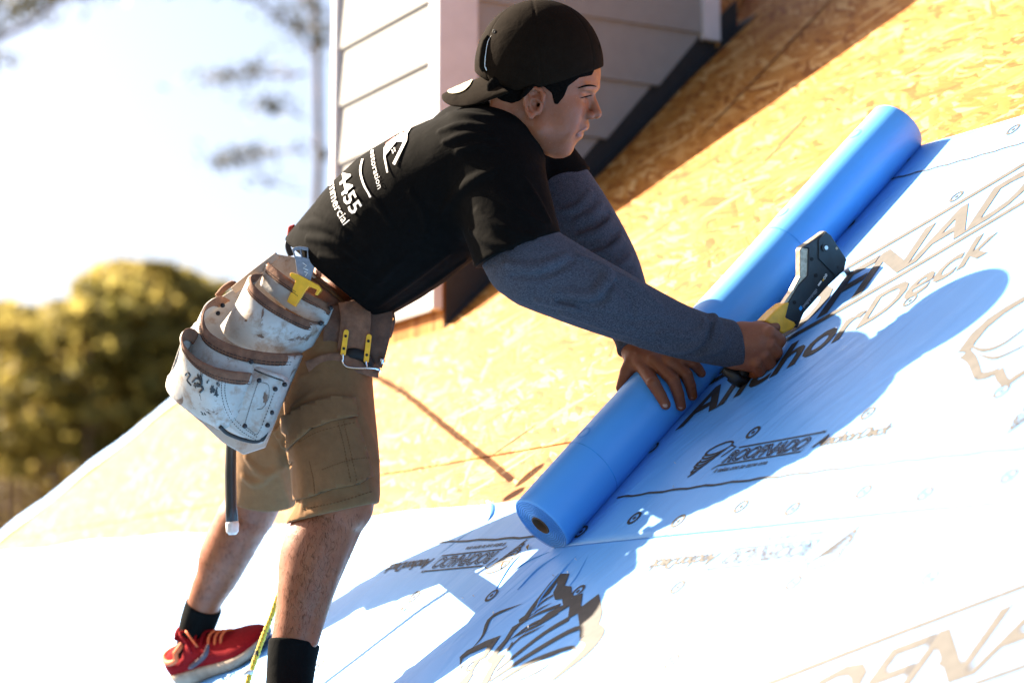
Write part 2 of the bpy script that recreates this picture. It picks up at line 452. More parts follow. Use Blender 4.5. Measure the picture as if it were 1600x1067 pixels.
# saddle behind the chase, sheathed in board
m = MB(); s0 = C0+U*CW; 
a_ = rp(uvC[0]-.02, uvC[1]+CWv+.004, .004); b_ = rp(uvC[0]+CL, uvC[1]+CWv+.004, .004); c_ = rp(uvC[0]+CL/2, uvC[1]+CWv+.55, .004)
up_ = (a_+b_)/2+Z*.42
m.add([a_, b_, c_, up_], [(0, 2, 3), (2, 1, 3), (0, 3, 1), (0, 1, 2)])
o_ = m.build('saddle', M['osb'], chimney)

# ---- woods: three rows of pines beyond the house
def crown_mesh(name, seed, rad, hgt, nclump, nleaf, leaf, droop=.25, low=.0):
    r = np.random.default_rng(seed); vs = []; fs = []
    for c in range(nclump):
        t = r.random(); ang = r.random()*2*math.pi
        env = math.sin(math.pi*(0.12+.83*t))**.7
        rr = rad*env*math.sqrt(r.random())*1.0
        cx, cy, cz = rr*math.cos(ang), rr*math.sin(ang), hgt*t
        cr = rad*(.09+.17*r.random())
        nl = int(nleaf*(.5+r.random()))
        P = r.normal(size=(nl, 3)); P /= np.linalg.norm(P, axis=1)[:, None]; P *= (cr*(r.random(nl)**.5+.55*(r.random(nl) < .18)))[:, None]; P[:, 2] *= .62
        P += [cx, cy, cz]
        A = r.normal(size=(nl, 3)); A /= np.linalg.norm(A, axis=1)[:, None]
        Q = r.normal(size=(nl, 3)); Q -= A*(A*Q).sum(1)[:, None]; Q /= np.linalg.norm(Q, axis=1)[:, None]
        s = leaf*(.5+r.random(nl))[:, None]
        k = len(vs)
        for i in range(nl):
            p = P[i]; a = A[i]*s[i]; q = Q[i]*s[i]*.38
            vs += [p-a, p+q, p+a, p-q]; fs.append((k+4*i, k+4*i+1, k+4*i+2, k+4*i+3))
    me = bpy.data.meshes.new(name); me.from_pydata([tuple(v) for v in vs], [], fs); me.update()
    me.materials.append(M['leaf']); return me
def trunk_mesh(name, seed, hgt, r0, nlimb, rad, lo, ctop=1.0):
    r = random.Random(seed); m = MB(); pts = []; x = y = 0
    for i in range(9):
        t = i/8; pts.append((x, y, hgt*t)); x += r.uniform(-.10, .10); y += r.uniform(-.10, .10)
    m.tube(pts, [r0*(1-.75*i/8) for i in range(9)], 8)
    for i in range(nlimb):
        zt = lo+(hgt*.97-lo)*(i+r.random())/nlimb; a = r.uniform(0, 6.28)
        L = rad*(1-.5*(zt-lo)/(hgt-lo))*r.uniform(.5, 1.0)
        k = min(7, int(zt/hgt*8)); b = np.array(pts[k])*(1-(zt/hgt*8-k))+np.array(pts[k+1])*(zt/hgt*8-k)
        d = np.array([math.cos(a), math.sin(a), .15])
        m.tube([b, b+d*L*.5+[0, 0, .1*L], b+d*L+[0, 0, .1*L]], [r0*.22, r0*.14, r0*.05], 5)
    me = bpy.data.meshes.new(name); me.from_pydata([tuple(v) for v in m.v], [], m.f); me.update(); me.materials.append(M['bark'])
    me.polygons.foreach_set('use_smooth', [True]*len(me.polygons)); return me
crowns = [crown_mesh('crown', 11, 2.3, 6.5, 74, 34, .27), crown_mesh('crown', 12, 2.0, 7.0, 66, 34, .27), crown_mesh('crown', 13, 2.6, 5.6, 78, 34, .28)]
trunks = [trunk_mesh('trunk', 21, 13, .17, 12, 2.0, 6.5), trunk_mesh('trunk', 22, 13, .15, 10, 1.8, 7), trunk_mesh('trunk', 23, 13, .19, 12, 2.2, 6.5)]
def place_tree(x, ytop, dist, kind, label, group='pines in the woods beyond the roof', name='pine_tree', wide=1.0):
    q = ray(x, 1064)*dist; top = ray(x, ytop)*dist
    H_ = top[2]-ZG
    t = empty(name, (q[0], q[1], ZG)); t.rotation_euler = (0, 0, random.uniform(0, 6.28)); tag(t, label, 'tree', group)
    sT = H_*.96/13; tr = bpy.data.objects.new('trunk', trunks[kind]); link(tr, t); tr.scale = (1, 1, sT)
    ch = [6.5, 7.0, 5.6][kind]; frac = random.uniform(.19, .33)
    cs = H_*frac/ch
    cr = bpy.data.objects.new('crown', crowns[kind]); link(cr, t); cr.location = (0, 0, H_*(1-frac)); cr.scale = (1.25*wide*cs, 1.25*wide*cs, cs)
    return t
# what the tree line does from left to right in the picture
TL = [(-60, 470), (0, 450), (60, 456), (105, 430), (150, 385), (205, 378), (255, 396), (300, 392), (325, 440), (360, 500), (420, 550), (480, 550)]
def treeline(x): return float(np.interp(x, [a for a, b in TL], [b for a, b in TL]))
ORD = ['first', 'second', 'third', 'fourth', 'fifth', 'sixth', 'seventh', 'eighth', 'ninth', 'tenth', 'eleventh', 'twelfth', 'thirteenth']
for row, (n, x0, x1, dist, dy, nm) in enumerate(((11, -30, 335, 72, 4, 'front'), (11, -45, 345, 81, 14, 'middle'), (10, -50, 440, 92, 24, 'back'))):
    for k in range(n):
        x = x0+(x1-x0)*(k+.5+random.uniform(-.3, .3))/n
        place_tree(x, treeline(x)+dy+random.uniform(-8, 46), dist+random.uniform(-3, 3), (k+row) % 3, 'golden green pine, %s from the left in the %s row of the woods' % (ORD[k], nm), wide=random.uniform(.75, 1.15))
# the crown that stands highest, and a shorter one
# undergrowth between the trunks
vs = []; fs = []
for k in range(26000):
    x = random.uniform(-130, 480); d = random.uniform(84, 110); yy = 1064-abs(random.gauss(0, 1))*260
    if yy < 560+30*math.sin(x*.031)+abs(random.gauss(0, 45)): continue
    p = ray(x, yy)*d; s = random.uniform(.15, .45); a = RNG.normal(size=3); a /= np.linalg.norm(a); b = np.cross(a, RNG.normal(size=3)); b /= np.linalg.norm(b)
    n0 = len(vs); vs += [p-a*s, p+b*s*.5, p+a*s, p-b*s*.5]; fs.append((n0, n0+1, n0+2, n0+3))
tag(mesh_obj('undergrowth', vs, fs, M['leaf2']), 'brown green undergrowth behind the pine trunks', kind='stuff')

# ---- the slender pine beside the chimney and the limb at the picture's left top
def tuft(m, c, r, n, seed, sz=.11):
    g_ = np.random.default_rng(seed)
    for i in range(int(n*.55)):
        p = c+g_.normal(size=3)*r*np.array([1.15, .8, .34]); a = g_.normal(size=3); a /= np.linalg.norm(a); b = np.cross(a, g_.normal(size=3)); b /= np.linalg.norm(b)
        m.add([p-a*sz, p+b*sz*.2, p+a*sz, p-b*sz*.2], [(0, 1, 2, 3)])
def slim_pine(x, dist, r0, limbs, ytop, label):
    q = ray(x, 1064)*dist
    t = empty('pine_tree', (q[0], q[1], ZG)); tag(t, label, 'tree')
    top = ray(x, ytop)*dist; m = MB(); n = 10
    pts = [np.array([q[0]+.12*math.sin(i*1.1), q[1], ZG+(top[2]-ZG)*i/(n-1)]) for i in range(n)]
    m.tube(pts, [r0*(1-.6*i/(n-1)) for i in range(n)], 10)
    lv = MB(); sd = 0
    for path, rad, dens in limbs:
        P = [ray(a, b)*dist+np.array([0, w, 0]) for a, b, w in path]
        m.tube(spline(P, 8), np.linspace(rad, rad*.4, 8), 6)
        for c, cnt, rr in dens:
            sd += 1; tuft(lv, ray(c[0], c[1])*dist+np.array([0, c[2], 0]), rr, cnt, sd)
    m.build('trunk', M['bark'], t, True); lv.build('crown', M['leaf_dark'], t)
slim_pine(476, 34, .115, [
    ([(476, 52, 0), (440, 40, -.5), (390, 22, -1), (330, 8, -1)], .03, [((335, 5, -1), 60, .3), ((395, 14, -1), 50, .22)]),
    ([(476, 115, 0), (430, 108, .4), (370, 98, .6), (310, 96, 1)], .028, [((330, 95, 1), 90, .26), ((372, 98, .7), 90, .24), ((405, 92, .5), 60, .18)]),
    ([(476, 185, 0), (450, 180, -.4), (420, 170, -.6)], .022, [((425, 176, -.6), 70, .16), ((436, 186, -.5), 50, .14)]),
    ([(476, 235, 0), (430, 228, .4), (380, 236, .5), (330, 238, .6)], .022, [((345, 238, .5), 60, .18), ((378, 236, .5), 110, .2), ((402, 222, .4), 60, .16)]),
    ([(476, 300, 0), (440, 285, .4), (400, 268, .5)], .014, [((415, 275, .4), 22, .15)]),
    ([(476, 75, 0), (500, 55, .4), (525, 40, .6)], .026, [((500, 58, .4), 110, .22), ((515, 30, .6), 90, .25)]),
    ([(476, 220, 0), (500, 228, .4), (520, 232, .6)], .016, [((505, 228, .4), 35, .16)]),
    ([(476, 5, 0), (470, -20, .2), (460, -60, .6)], .04, [((470, 10, .2), 200, .28), ((478, 40, .1), 110, .2), ((440, -20, -.3), 120, .3)]),
], -160, 'slender blurred pine trunk with sparse limbs beside the chimney')
slim_pine(-210, 27, .16, [
    ([(-210, 160, 0), (-90, 125, -.3), (0, 85, -.5), (70, 55, -.6), (125, 15, -.7), (170, -30, -.7)], .05, [((0, 15, -.5), 120, .26), ((5, 60, -.6), 90, .2), ((50, 42, -.6), 60, .18), ((78, 25, -.6), 80, .16), ((145, 8, -.7), 150, .2), ((182, 2, -.7), 90, .16), ((125, -20, -.7), 100, .2), ((8, 108, -.5), 60, .14)]),
    ([(-210, 60, 0), (-120, 20, .3), (-40, -30, .5), (60, -60, .5)], .05, [((-20, -20, .5), 140, .3), ((60, -50, .5), 120, .3)]),
], -300, 'pine whose blurred limb reaches in above the woods at far left')
# ================================================================== UNDERLAYMENT
def wrin(h, v, seed=0.0):
    """gentle waves of a sheet stapled to the boards (metres above its rest plane)"""
    return .0016*(np.sin(5.1*h+2.3*v+seed)+np.sin(3.3*v-7.7*h+1.7+seed)*.7+np.sin(11*v+4*h+seed*2)*.35)+.0030
def sheet(name, h0, h1, v0, v1, base, seed, mat, edge=None, nh=150, nv=44, thick=.0009, left=None):
    hs = np.linspace(h0, h1, nh); vv = np.linspace(0, 1, nv); G = []
    for a in hs:
        top = v1 if edge is None else edge(a)
        row = []
        for t in vv:
            b = v0+(top-v0)*t; hh = a
            if left is not None and a == h1: hh = left(b)
            elif left is not None: hh = min(a, left(b))
            row.append(rp(hh, b, base+wrin(hh, b, seed)))
        G.append(row)
    m = MB().grid(G); o = m.build(name, mat, None, True)
    s = o.modifiers.new('solid', 'SOLIDIFY'); s.thickness = thick; s.offset = -1
    return o
def old_top(a): return -.356+.006*math.sin(3*a)+.035*max(0, (a-.4))**1.0*.9+.004*math.sin(9*a)
lower = sheet('underlayment_sheet', -5.0, 5.2, -2.45, -1.40, .001, 4.0, M['sheet'], nh=90, nv=20, left=lambda b: hip_h(b)-.02)
tag(lower, 'lowest blue white underlayment course, lapped under the one the man stands on', 'underlayment', 'courses of roof underlayment')
old = sheet('underlayment_sheet', -3.2, 4.45, -1.45, -.36, .0045, 0.0, M['sheet'], edge=old_top, nh=260, nv=60, left=lambda b: hip_h(b)-.02)
tag(old, 'blue white underlayment course under the feet, running to the left roof edge', 'underlayment', 'courses of roof underlayment')
new = sheet('underlayment_sheet', -3.2, .0, -.50, .588, .0066, 0.0, M['sheet'], nh=170, nv=60, edge=lambda a: .588+.003*math.sin(5*a))
tag(new, 'freshly unrolled blue white underlayment course right of the blue roll', 'underlayment', 'courses of roof underlayment')
# white strip folded over the hip
G = []
for i in range(40):
    v = -.40+1.6*i/39; w = .10+.16*max(0, .5-v)*.6
    G.append([rp(hip_h(v)+.02-w*t, v+.05*t, .004+.004*math.sin(t*9+i)) for t in (0, .25, .5, .75, 1.0)])
o = MB().grid(G).build('hip_strip', M['sheet'], None, True); s = o.modifiers.new('solid', 'SOLIDIFY'); s.thickness = .001
tag(o, 'pale underlayment strip folded along the sloping left edge of the roof', 'underlayment')

# ---- the roll
roll = empty('underlayment_roll', tuple(rp(0, -.5)))
tag(roll, 'thick blue roll of roof underlayment lying up the slope under the hands', 'roll')
RO = .0095                                              # lies on the sheets
va, vb = -.5, .588
ax = lambda v: rp(0, v, ROLL_R+RO*.0+.002)
m = MB(); n = 72; prof = []
spir = lambda a, t: ROLL_R*(1+.006*math.sin(a*1+t)) 
rings = [(va+.000, .0185), (va+.003, .022), (va+.0005, .026), (va+.0035, .030), (va+.001, .0345), (va+.004, .039), (va+.0015, .0435), (va+.004, .048), (va+.001, .052), (va+.0005, ROLL_R-.0025), (va+.002, ROLL_R-.0003), (va+.004, ROLL_R)]
rings += [(va+(vb-va)*t, ROLL_R*(1+.004*math.sin(t*17))) for t in np.linspace(.02, .98, 30)]
rings += [(vb-.004, ROLL_R), (vb-.001, ROLL_R-.001), (vb, ROLL_R-.004), (vb-.001, .04), (vb, .0185)]
dent = lambda a, v: 1+(.006*math.sin(2*a+9*v)*math.sin(5*v+1)+.004*math.sin(3*a-13*v+2)+.003*math.sin(23*v+a*2))
G = [[ax(v)+r*dent(2*math.pi*k/n, v)*(math.cos(2*math.pi*k/n)*H+math.sin(2*math.pi*k/n)*N) for k in range(n)] for v, r in rings]
m.grid([row[::-1] for row in G], True); o = m.build('rolled_sheet', M['roll'], roll, True)
m = MB(); G = [[ax(v)+r*(math.cos(2*math.pi*k/32)*H+math.sin(2*math.pi*k/32)*N) for k in range(32)] for v, r in ((va+.3, .0158), (va-.0015, .0158), (va-.002, .0165), (va-.0015, .0183), (vb+.0015, .0183), (vb+.0015, .0158), (va+.32, .0158))]
m.grid(G, True); m.build('core_tube', M['core'], roll, True)
# wound edges on the end, faint print showing on the roll's outside
P_ = []
for i in range(300):
    t = i/299; a = t*2*math.pi*9; r = .0200+.0350*t; P_.append(ax(va-.0003)+r*(math.cos(a)*H+math.sin(a)*N))
M['wound'] = simple('dark wound edge', (.03, .17, .50), .6)
MB().tube(P_, .00045, 5).build('wound_edge', M['wound'], roll)
M['faint'] = simple('faint roll print', (.045, .29, .74), .5)
def on_roll(v, a, r): return ax(v)+(ROLL_R*dent(a, v)+r)*(math.cos(a)*H+math.sin(a)*N)
for v, a in ((-.44, 2.9), (-.33, 2.35), (-.20, 3.3), (.05, 2.7), (.16, 3.3), (.27, 2.5), (.40, 3.0), (.50, 2.4), (-.40, 3.9), (.0, 3.9), (.33, 3.9)):
    a = -a+math.pi*1.0+.9; m = MB(); Rg = np.linspace(0, 2*math.pi, 21); G2 = [[on_roll(v+q*math.cos(t), a+q*math.sin(t)/ROLL_R, .0006) for t in Rg] for q in (.0100, .0140)]
    m.grid(G2); m.build('faint_mark', M['faint'], roll)
for v in (-.36, .22):
    m = MB(); m.grid([[on_roll(v+w_+.004*math.sin(a), a, .0005) for a in np.linspace(1.0, 4.6, 40)] for w_ in (0, .0018)]); m.build('faint_line', M['faint'], roll)
# the web leaving the roll: lifts off the boards up to the roll's side
G = []
for i in range(10):
    t = i/9; row = []
    for k in range(40):
        v = va+(vb-va)*k/39
        x = -.002-.030*(1-t)
        row.append(rp(x*1.0, v, .0095+.0030+.012*t*t*t))
    G.append(row)
# ---- print: flat ink laid on the sheets
def cut_grid(bm, step):
    xs = [v.co.x for v in bm.verts]; ys = [v.co.y for v in bm.verts]
    for ax_, lo, hi in ((0, min(xs), max(xs)), (1, min(ys), max(ys))):
        k = math.floor(lo/step)+1
        while k*step < hi:
            co = [0, 0, 0]; co[ax_] = k*step; no = [0, 0, 0]; no[ax_] = 1
            bmesh.ops.bisect_plane(bm, geom=bm.verts[:]+bm.edges[:]+bm.faces[:], plane_co=co, plane_no=no); k += 1
def text_polys(txt, size, shear=0.0, bold=0.0, space=1.0, res=3):
    cu = bpy.data.curves.new('t', 'FONT'); cu.body = txt; cu.size = size; cu.shear = shear; cu.offset = bold; cu.resolution_u = res
    cu.space_character = space; cu.fill_mode = 'FRONT'
    ob = bpy.data.objects.new('t', cu); COL.objects.link(ob); bpy.context.view_layer.update()
    me = ob.evaluated_get(bpy.context.evaluated_depsgraph_get()).to_mesh()
    V_ = np.array([v.co[:2] for v in me.vertices]); F_ = [tuple(p.vertices) for p in me.polygons]
    COL.objects.unlink(ob); bpy.data.objects.remove(ob); bpy.data.curves.remove(cu)
    return V_, F_
def outline(V_, F_, w):
    """strips along the outline of a flat shape"""
    cnt = {}
    for f in F_:
        for i in range(len(f)):
            e = (f[i], f[(i+1) % len(f)]); k = tuple(sorted(e)); cnt.setdefault(k, []).append(e)
    vs = []; fs = []
    for k, es in cnt.items():
        if len(es) == 1:
            a, b = V_[es[0][0]], V_[es[0][1]]; d = b-a; L = np.linalg.norm(d)
            if L < 1e-9: continue
            d /= L; q = np.array([-d[1], d[0]])*w/2; e = d*w*.3; n0 = len(vs)
            vs += [a-e-q, b+e-q, b+e+q, a-e+q]; fs.append((n0, n0+1, n0+2, n0+3))
    return np.array(vs), fs
class Print:
    """flat shapes in print coordinates (x right, y up, metres), then laid on a sheet"""
    def __init__(s): s.v = []; s.f = []
    def add(s, V_, F_, x=0, y=0):
        k = len(s.v); s.v += [(p[0]+x, p[1]+y) for p in V_]; s.f += [tuple(i+k for i in f) for f in F_]; return s
    def poly(s, pts): return s.add(pts, [tuple(range(len(pts)))])
    def stroke(s, pts, w):
        p = np.asarray(pts, float); n = len(p); ww = [w]*n if np.isscalar(w) else w; L = []; R = []
        for i in range(n):
            d = p[min(i+1, n-1)]-p[max(i-1, 0)]; d = d/(np.linalg.norm(d)+1e-9); q = np.array([-d[1], d[0]])*ww[i]/2
            L.append(p[i]+q); R.append(p[i]-q)
        return s.add(L+R, [(i, i+n, i+1+n, i+1) for i in range(n-1)])
    def lay(s, name, parent, h, v, ang, base, seed, step=.03, mat=None, lift=.0011):
        bm = bmesh.new(); bv = [bm.verts.new((p[0], p[1], 0)) for p in s.v]
        for f in s.f:
            try: bm.faces.new([bv[i] for i in f])
            except ValueError: pass
        cut_grid(bm, step)
        ca, sa = math.cos(ang), math.sin(ang); bm.verts.ensure_lookup_table(); bm.verts.index_update()
        out = []
        for q in bm.verts:
            x, y = q.co.x*ca-q.co.y*sa, q.co.x*sa+q.co.y*ca
            hh, vv = h-x, v+y
            out.append(rp(hh, vv, base+wrin(hh, vv, seed)+lift))
        fs = [tuple(l.index for l in f.verts) for f in bm.faces]; bm.free()
        # face outwards
        if fs:
            a, b, c = (np.array(out[i]) for i in fs[0][:3])
            if np.cross(b-a, c-a)@N < 0: fs = [f[::-1] for f in fs]
        return mesh_obj(name, out, fs, mat or M['ink'], parent)
def twister(P_, s, lw):
    """plain funnel emblem: nested swirl bands narrowing to a jagged foot (no face)"""
    for i in range(7):
        t = i/6; w = s*(.50-.40*t); y = s*(1.0-.95*t); x = s*(.25-.28*t)
        a = np.linspace(-.15, math.pi+.25, 14) if i else np.linspace(0, 2*math.pi, 24)
        P_.stroke([(x+w*math.cos(k)*1.0, y-w*.42*math.sin(k)+.10*s*math.cos(k)) for k in a], lw*(1.2-.4*t)*(.6+.4*np.sin(np.linspace(.3, 2.8, len(a)))))
    P_.stroke([(s*.78, s*1.04), (s*1.05, s*.95), (s*.74, s*.60)], lw)
    P_.poly([(s*-.28, s*.55), (s*-.15, s*.50), (s*-.22, s*.36), (s*-.05, s*.30), (s*-.14, s*.17), (s*.04, s*.12), (s*-.10, s*-.12), (s*-.12, s*.10), (s*-.22, s*.12), (s*-.16, s*.28), (s*-.28, s*.32)])
def small_logo():
    P_ = Print(); twister(P_, .062, .0042)
    V_, F_ = text_polys('ROOFNADO', .040, .35, .0004, .92); V2, F2 = outline(V_, F_, .0026); P_.add(V2, F2, .062, .020)
    x1 = .062+V_[:, 0].max()
    P_.stroke([(.060, .014), (x1+.000, .014), (x1+.016, .055), (.078, .055)], .0036)
    P_.stroke([(.060, .014), (.050, .006)], .003)
    V3, F3 = text_polys('AnchorDeck', .036, .30, .0012, .95); P_.add(V3, F3, x1+.024, .020)
    V5, F5 = text_polys('TM', .009, .2, .0003); P_.add(V5, F5, x1+.014, .052)
    V4, F4 = text_polys('It takes one to tame one.', .015, .3, .0003, .98); P_.add(V4, F4, .062, -.004)
    return P_
def big_logo(sx=1.0):
    P_ = Print()
    V_, F_ = text_polys('ROOFNADO', .17, .38, .0035, .92); P_.add(V_, F_, 0, .115)
    x1 = V_[:, 0].max()
    P_.stroke([(-.03, .095), (x1-.03, .095), (x1+.045, .262), (.04, .262), (-.03, .095)], .015)
    V3, F3 = text_polys('AnchorDeck', .125, .32, .0026, .97); P_.add(V3, F3, .10, -.025)
    return P_
def traced(polys, strokes):
    """big emblem: picture outlines of the flat print, taken to roof coordinates"""
    P_ = Print(); g_ = lambda p: (-on(*p)[0], on(*p)[1])
    for q in polys: P_.poly([g_(p) for p in q])
    for q, w in strokes:
        pts = spline([g_(p) for p in q], 14); ww = np.interp(np.linspace(0, 1, 14), np.linspace(0, 1, len(w)), w)*.0011
        P_.stroke(pts, ww)
    return P_
z8 = lambda q: [(480+x/2.5806, 720+y/2.5806) for x, y in q]
zc = lambda q: [(688+x/4.019, 844+y/4.019) for x, y in q]
FUNNEL = ([zc([(758, 228), (828, 228), (798, 305), (842, 309), (845, 385), (914, 353), (903, 435), (918, 437), (900, 474), (822, 516), (832, 432), (760, 475), (700, 508), (640, 520), (700, 470), (790, 428), (783, 388), (738, 392), (726, 345), (750, 300), (752, 275), (700, 350), (655, 385), (600, 450), (560, 520), (510, 535), (508, 515), (545, 490), (580, 440), (640, 365), (700, 290)]),
           zc([(511, 536), (559, 521), (520, 547), (478, 590), (440, 650), (400, 700), (372, 735), (430, 735), (400, 770), (360, 830), (330, 896), (310, 930), (265, 930), (340, 795), (312, 785), (312, 765), (375, 690), (420, 640), (468, 560)]),
           zc([(135, 745), (180, 705), (300, 645), (395, 612), (300, 750), (262, 770), (240, 800), (215, 850), (225, 850), (180, 930), (115, 930), (200, 840), (230, 770), (280, 740), (310, 680), (190, 730), (150, 757), (140, 800), (158, 797), (140, 825)])],
          [(zc(q), [x*.55 for x in w]) for q, w in (([(570, 500), (640, 450), (715, 412)], [3, 9, 1]), ([(600, 462), (660, 402), (727, 362)], [4, 11, 9]), ([(555, 520), (650, 470), (770, 428)], [4, 14, 16]), ([(455, 640), (560, 565), (650, 522), (712, 498)], [4, 14, 18, 18]), ([(470, 628), (570, 580), (640, 545), (760, 470)], [3, 12, 14, 22]),
            ([(440, 705), (520, 630), (600, 590), (672, 552)], [5, 12, 9, 1]), ([(370, 840), (520, 720), (680, 600), (832, 512)], [10, 22, 22, 26]), ([(330, 905), (520, 780), (700, 670), (850, 590), (960, 562)], [12, 24, 26, 24, 8]), ([(400, 905), (560, 805), (745, 730), (850, 700), (880, 720)], [14, 24, 20, 12, 4]), ([(520, 905), (640, 850), (730, 790)], [6, 12, 3]),
            ([(212, 695), (280, 610), (336, 494), (525, 414)], [3, 11, 20, 1]), ([(430, 712), (455, 690), (470, 655)], [22, 14, 4]),
            ([(948, 410), (968, 520), (958, 605)], [70, 74, 60]), ([(958, 600), (995, 640), (930, 735), (730, 910)], [66, 64, 50, 14]))])
z7 = lambda q: [(1000+x/2.105, 560+y/2.105) for x, y in q]
CREST = ([z7([(1060, 2), (1105, -60), (1160, -110), (1220, -150), (1290, -190), (1290, -172), (1215, -125), (1160, -80), (1120, -30), (1100, 2)])],
         [(z7([(1085, 5), (1110, 30), (1130, 82)]), [20, 16, 14]), (z7([(1130, 82), (1165, 75), (1195, 60)]), [16, 18, 14]), (z7([(1195, 60), (1205, 85), (1222, 108)]), [16, 16, 14]), (z7([(1222, 108), (1250, 85), (1290, 60)]), [14, 18, 14]),
          (z7([(1105, -18), (1150, -5), (1210, -25), (1280, -75)]), [4, 9, 10, 6]), (z7([(1130, 10), (1190, 20), (1280, -20)]), [3, 9, 6])])
def ring_mark():
    P_ = Print()
    P_.stroke([(.0125*math.cos(a), .0125*math.sin(a)) for a in np.linspace(0, 2*math.pi, 25)], .0052)
    P_.poly([(.0040*math.cos(a), .0040*math.sin(a)) for a in np.linspace(0, 2*math.pi, 11)[:-1]])
    return P_
NB, OB = (.0066, 0.0), (.0045, 0.0)                      # rest height and wave seed of the two courses
for row, off, alt in ((-.257, -.026, 0), (-.457, -.186, 1), (.045, -.165, 0), (.352, -.022, 0), (.541, -.018, 0)):
    for k in range(8):
        step = .156 if alt else .309
        hh = off-step*k if alt else off-step*k
        vv = row+(.010 if k % 2 == 0 else -.010)*alt
        ring_mark().lay('fastener_mark', new, hh, vv, 0, *NB)
    if row == -.457: 
        ring_mark().lay('fastener_mark', new, -.036, -.467, 0, *NB)
for row, off in ((-.605, .404), (-.78, .55), (-.95, .40)):
    for k in range(9):
        if row > -.7 or k % 2 == 0: ring_mark().lay('fastener_mark', old, off-.305*k, row-.006*k*(row > -.7), 0, *OB)
small_logo().lay('printed_logo', new, -.255, -.350, math.radians(1.5), *NB)
small_logo().lay('printed_logo', new, -1.05, -.350, 0, *NB)
small_logo().lay('printed_logo', old, -.86, -.525, math.pi+.02, *OB)
small_logo().lay('printed_logo', old, .16, -.475, math.pi+.02, *OB)
small_logo().lay('printed_logo', old, 1.6, -.48, math.pi, *OB)
def chalk(parent, pts, w, nb):
    P_ = Print(); q = spline([(-a, b) for a, b in pts], 60); q[:, 1] += .0016*np.sin(np.arange(60)*1.9)
    P_.stroke(q, w); P_.lay('printed_line', parent, 0, 0, 0, *nb)
chalk(new, [(-.06, -.386), (-.55, -.384), (-1.1, -.391), (-1.8, -.388)], .0048, NB)
chalk(new, [(-.03, .484), (-.4, .480), (-.8, .484), (-1.5, .483)], .0042, NB)
chalk(old, [(2.4, -.40), (1.4, -.43), (.664, -.450), (.131, -.464), (.02, -.47)], .0050, OB)
ang = math.radians(33)
big_logo().lay('printed_logo', new, .040, -.245, ang, *NB)
traced(*CREST).lay('printed_logo', new, 0, 0, 0, *NB)
traced(*FUNNEL).lay('printed_logo', old, 0, 0, 0, *OB)
big_logo().lay('printed_logo', old, .03, -.80, math.pi+math.radians(28), *OB)
big_logo().lay('printed_logo', old, -.87, -1.145, math.radians(24), *OB)
# faint marks on the roll: one ring of print showing through, plus the seam line
# creases of the sheet near the roll's low end, and the lifted tuck at the old course's edge
def crease(pts, r, name='crease'):
    q = spline([rp(*on(x, y), .0062) for x, y in pts], 14); rr = [max(.0004, r*math.sin(math.pi*(.06+.9*i/13))) for i in range(14)]
    MB().tube(q, rr, 8).build(name, M['sheet'], old, True)
for pts, r in (([(764, 786), (772, 797), (771, 812), (762, 822)], .009), ([(762, 822), (730, 842), (690, 872), (648, 900)], .0045), ([(905, 872), (880, 900), (850, 938), (838, 965)], .003), ([(880, 868), (845, 892), (812, 925)], .0028), ([(862, 866), (830, 880), (800, 900)], .0024), ([(925, 868), (905, 905), (885, 930)], .0026), ([(820, 868), (800, 890), (775, 930)], .0022), ([(560, 870), (500, 895), (420, 905)], .0035), ([(230, 900), (330, 935), (420, 930)], .004), ([(100, 930), (190, 960), (260, 1010)], .005), ([(330, 860), (300, 890), (250, 900)], .004)): crease(pts, r)
# ---- chips of wood and loose staples on the sheets
M['chip'] = simple('wood sliver', (.42, .24, .08), .8, var=.3, scale=100)
M['steel'] = simple('bright steel', (.62, .62, .64), .28, 1.0, var=.05)
chips = [(830, 860, 14, .9), (790, 888, 16, 1.2), (636, 958, 13, 1.3), (822, 877, 6, .4), (745, 936, 5, .3), (728, 940, 4, .2), (776, 962, 5, 1.2), (870, 905, 5, .2), (832, 985, 6, 1.4), (1062, 732, 4, .2), (1060, 769, 3, .3), (1207, 601, 3, .2), (700, 935, 4, .8), (905, 880, 5, .3), (893, 900, 4, 1.0)]
for i, (x, y, L, a) in enumerate(chips):
    h_, v_ = on(x, y); s = L*K*1.1; d = np.array([math.cos(a), math.sin(a)])*s; big = L > 10
    base = (.0066 if h_ < 0 and v_ > -.5 else .0045)+wrin(h_, v_, 0)
    m = MB(); a_ = rp(h_-d[0]/2, v_-d[1]/2, base+.0012); b_ = rp(h_+d[0]/2, v_+d[1]/2, base+.003)
    q = np.cross(b_-a_, N); q = q/np.linalg.norm(q)*(.0032 if big else .0010)
    mid = (a_+b_)/2+N*.0015
    m.add([a_, mid-q, b_, mid+q, a_+N*.0012, mid-q+N*.0016, b_+N*.0008, mid+q+N*.0016], [(3, 2, 1, 0), (4, 5, 6, 7), (0, 1, 5, 4), (1, 2, 6, 5), (2, 3, 7, 6), (3, 0, 4, 7)])
    o = m.build('wood_chip' if big else 'staple', M['chip'] if big else M['steel'])
    if big: tag(o, ['pale wood sliver nearest the low end of the blue roll', 'wood sliver below the roll, in the shade left of the big black swirl print', 'wood sliver in the shade nearest the bare knee'][i], 'wood chip', 'slivers of wood on the underlayment')
    else: tag(o, 'tiny bent staple lying loose on the shaded underlayment', 'staple', 'loose staples on the underlayment')
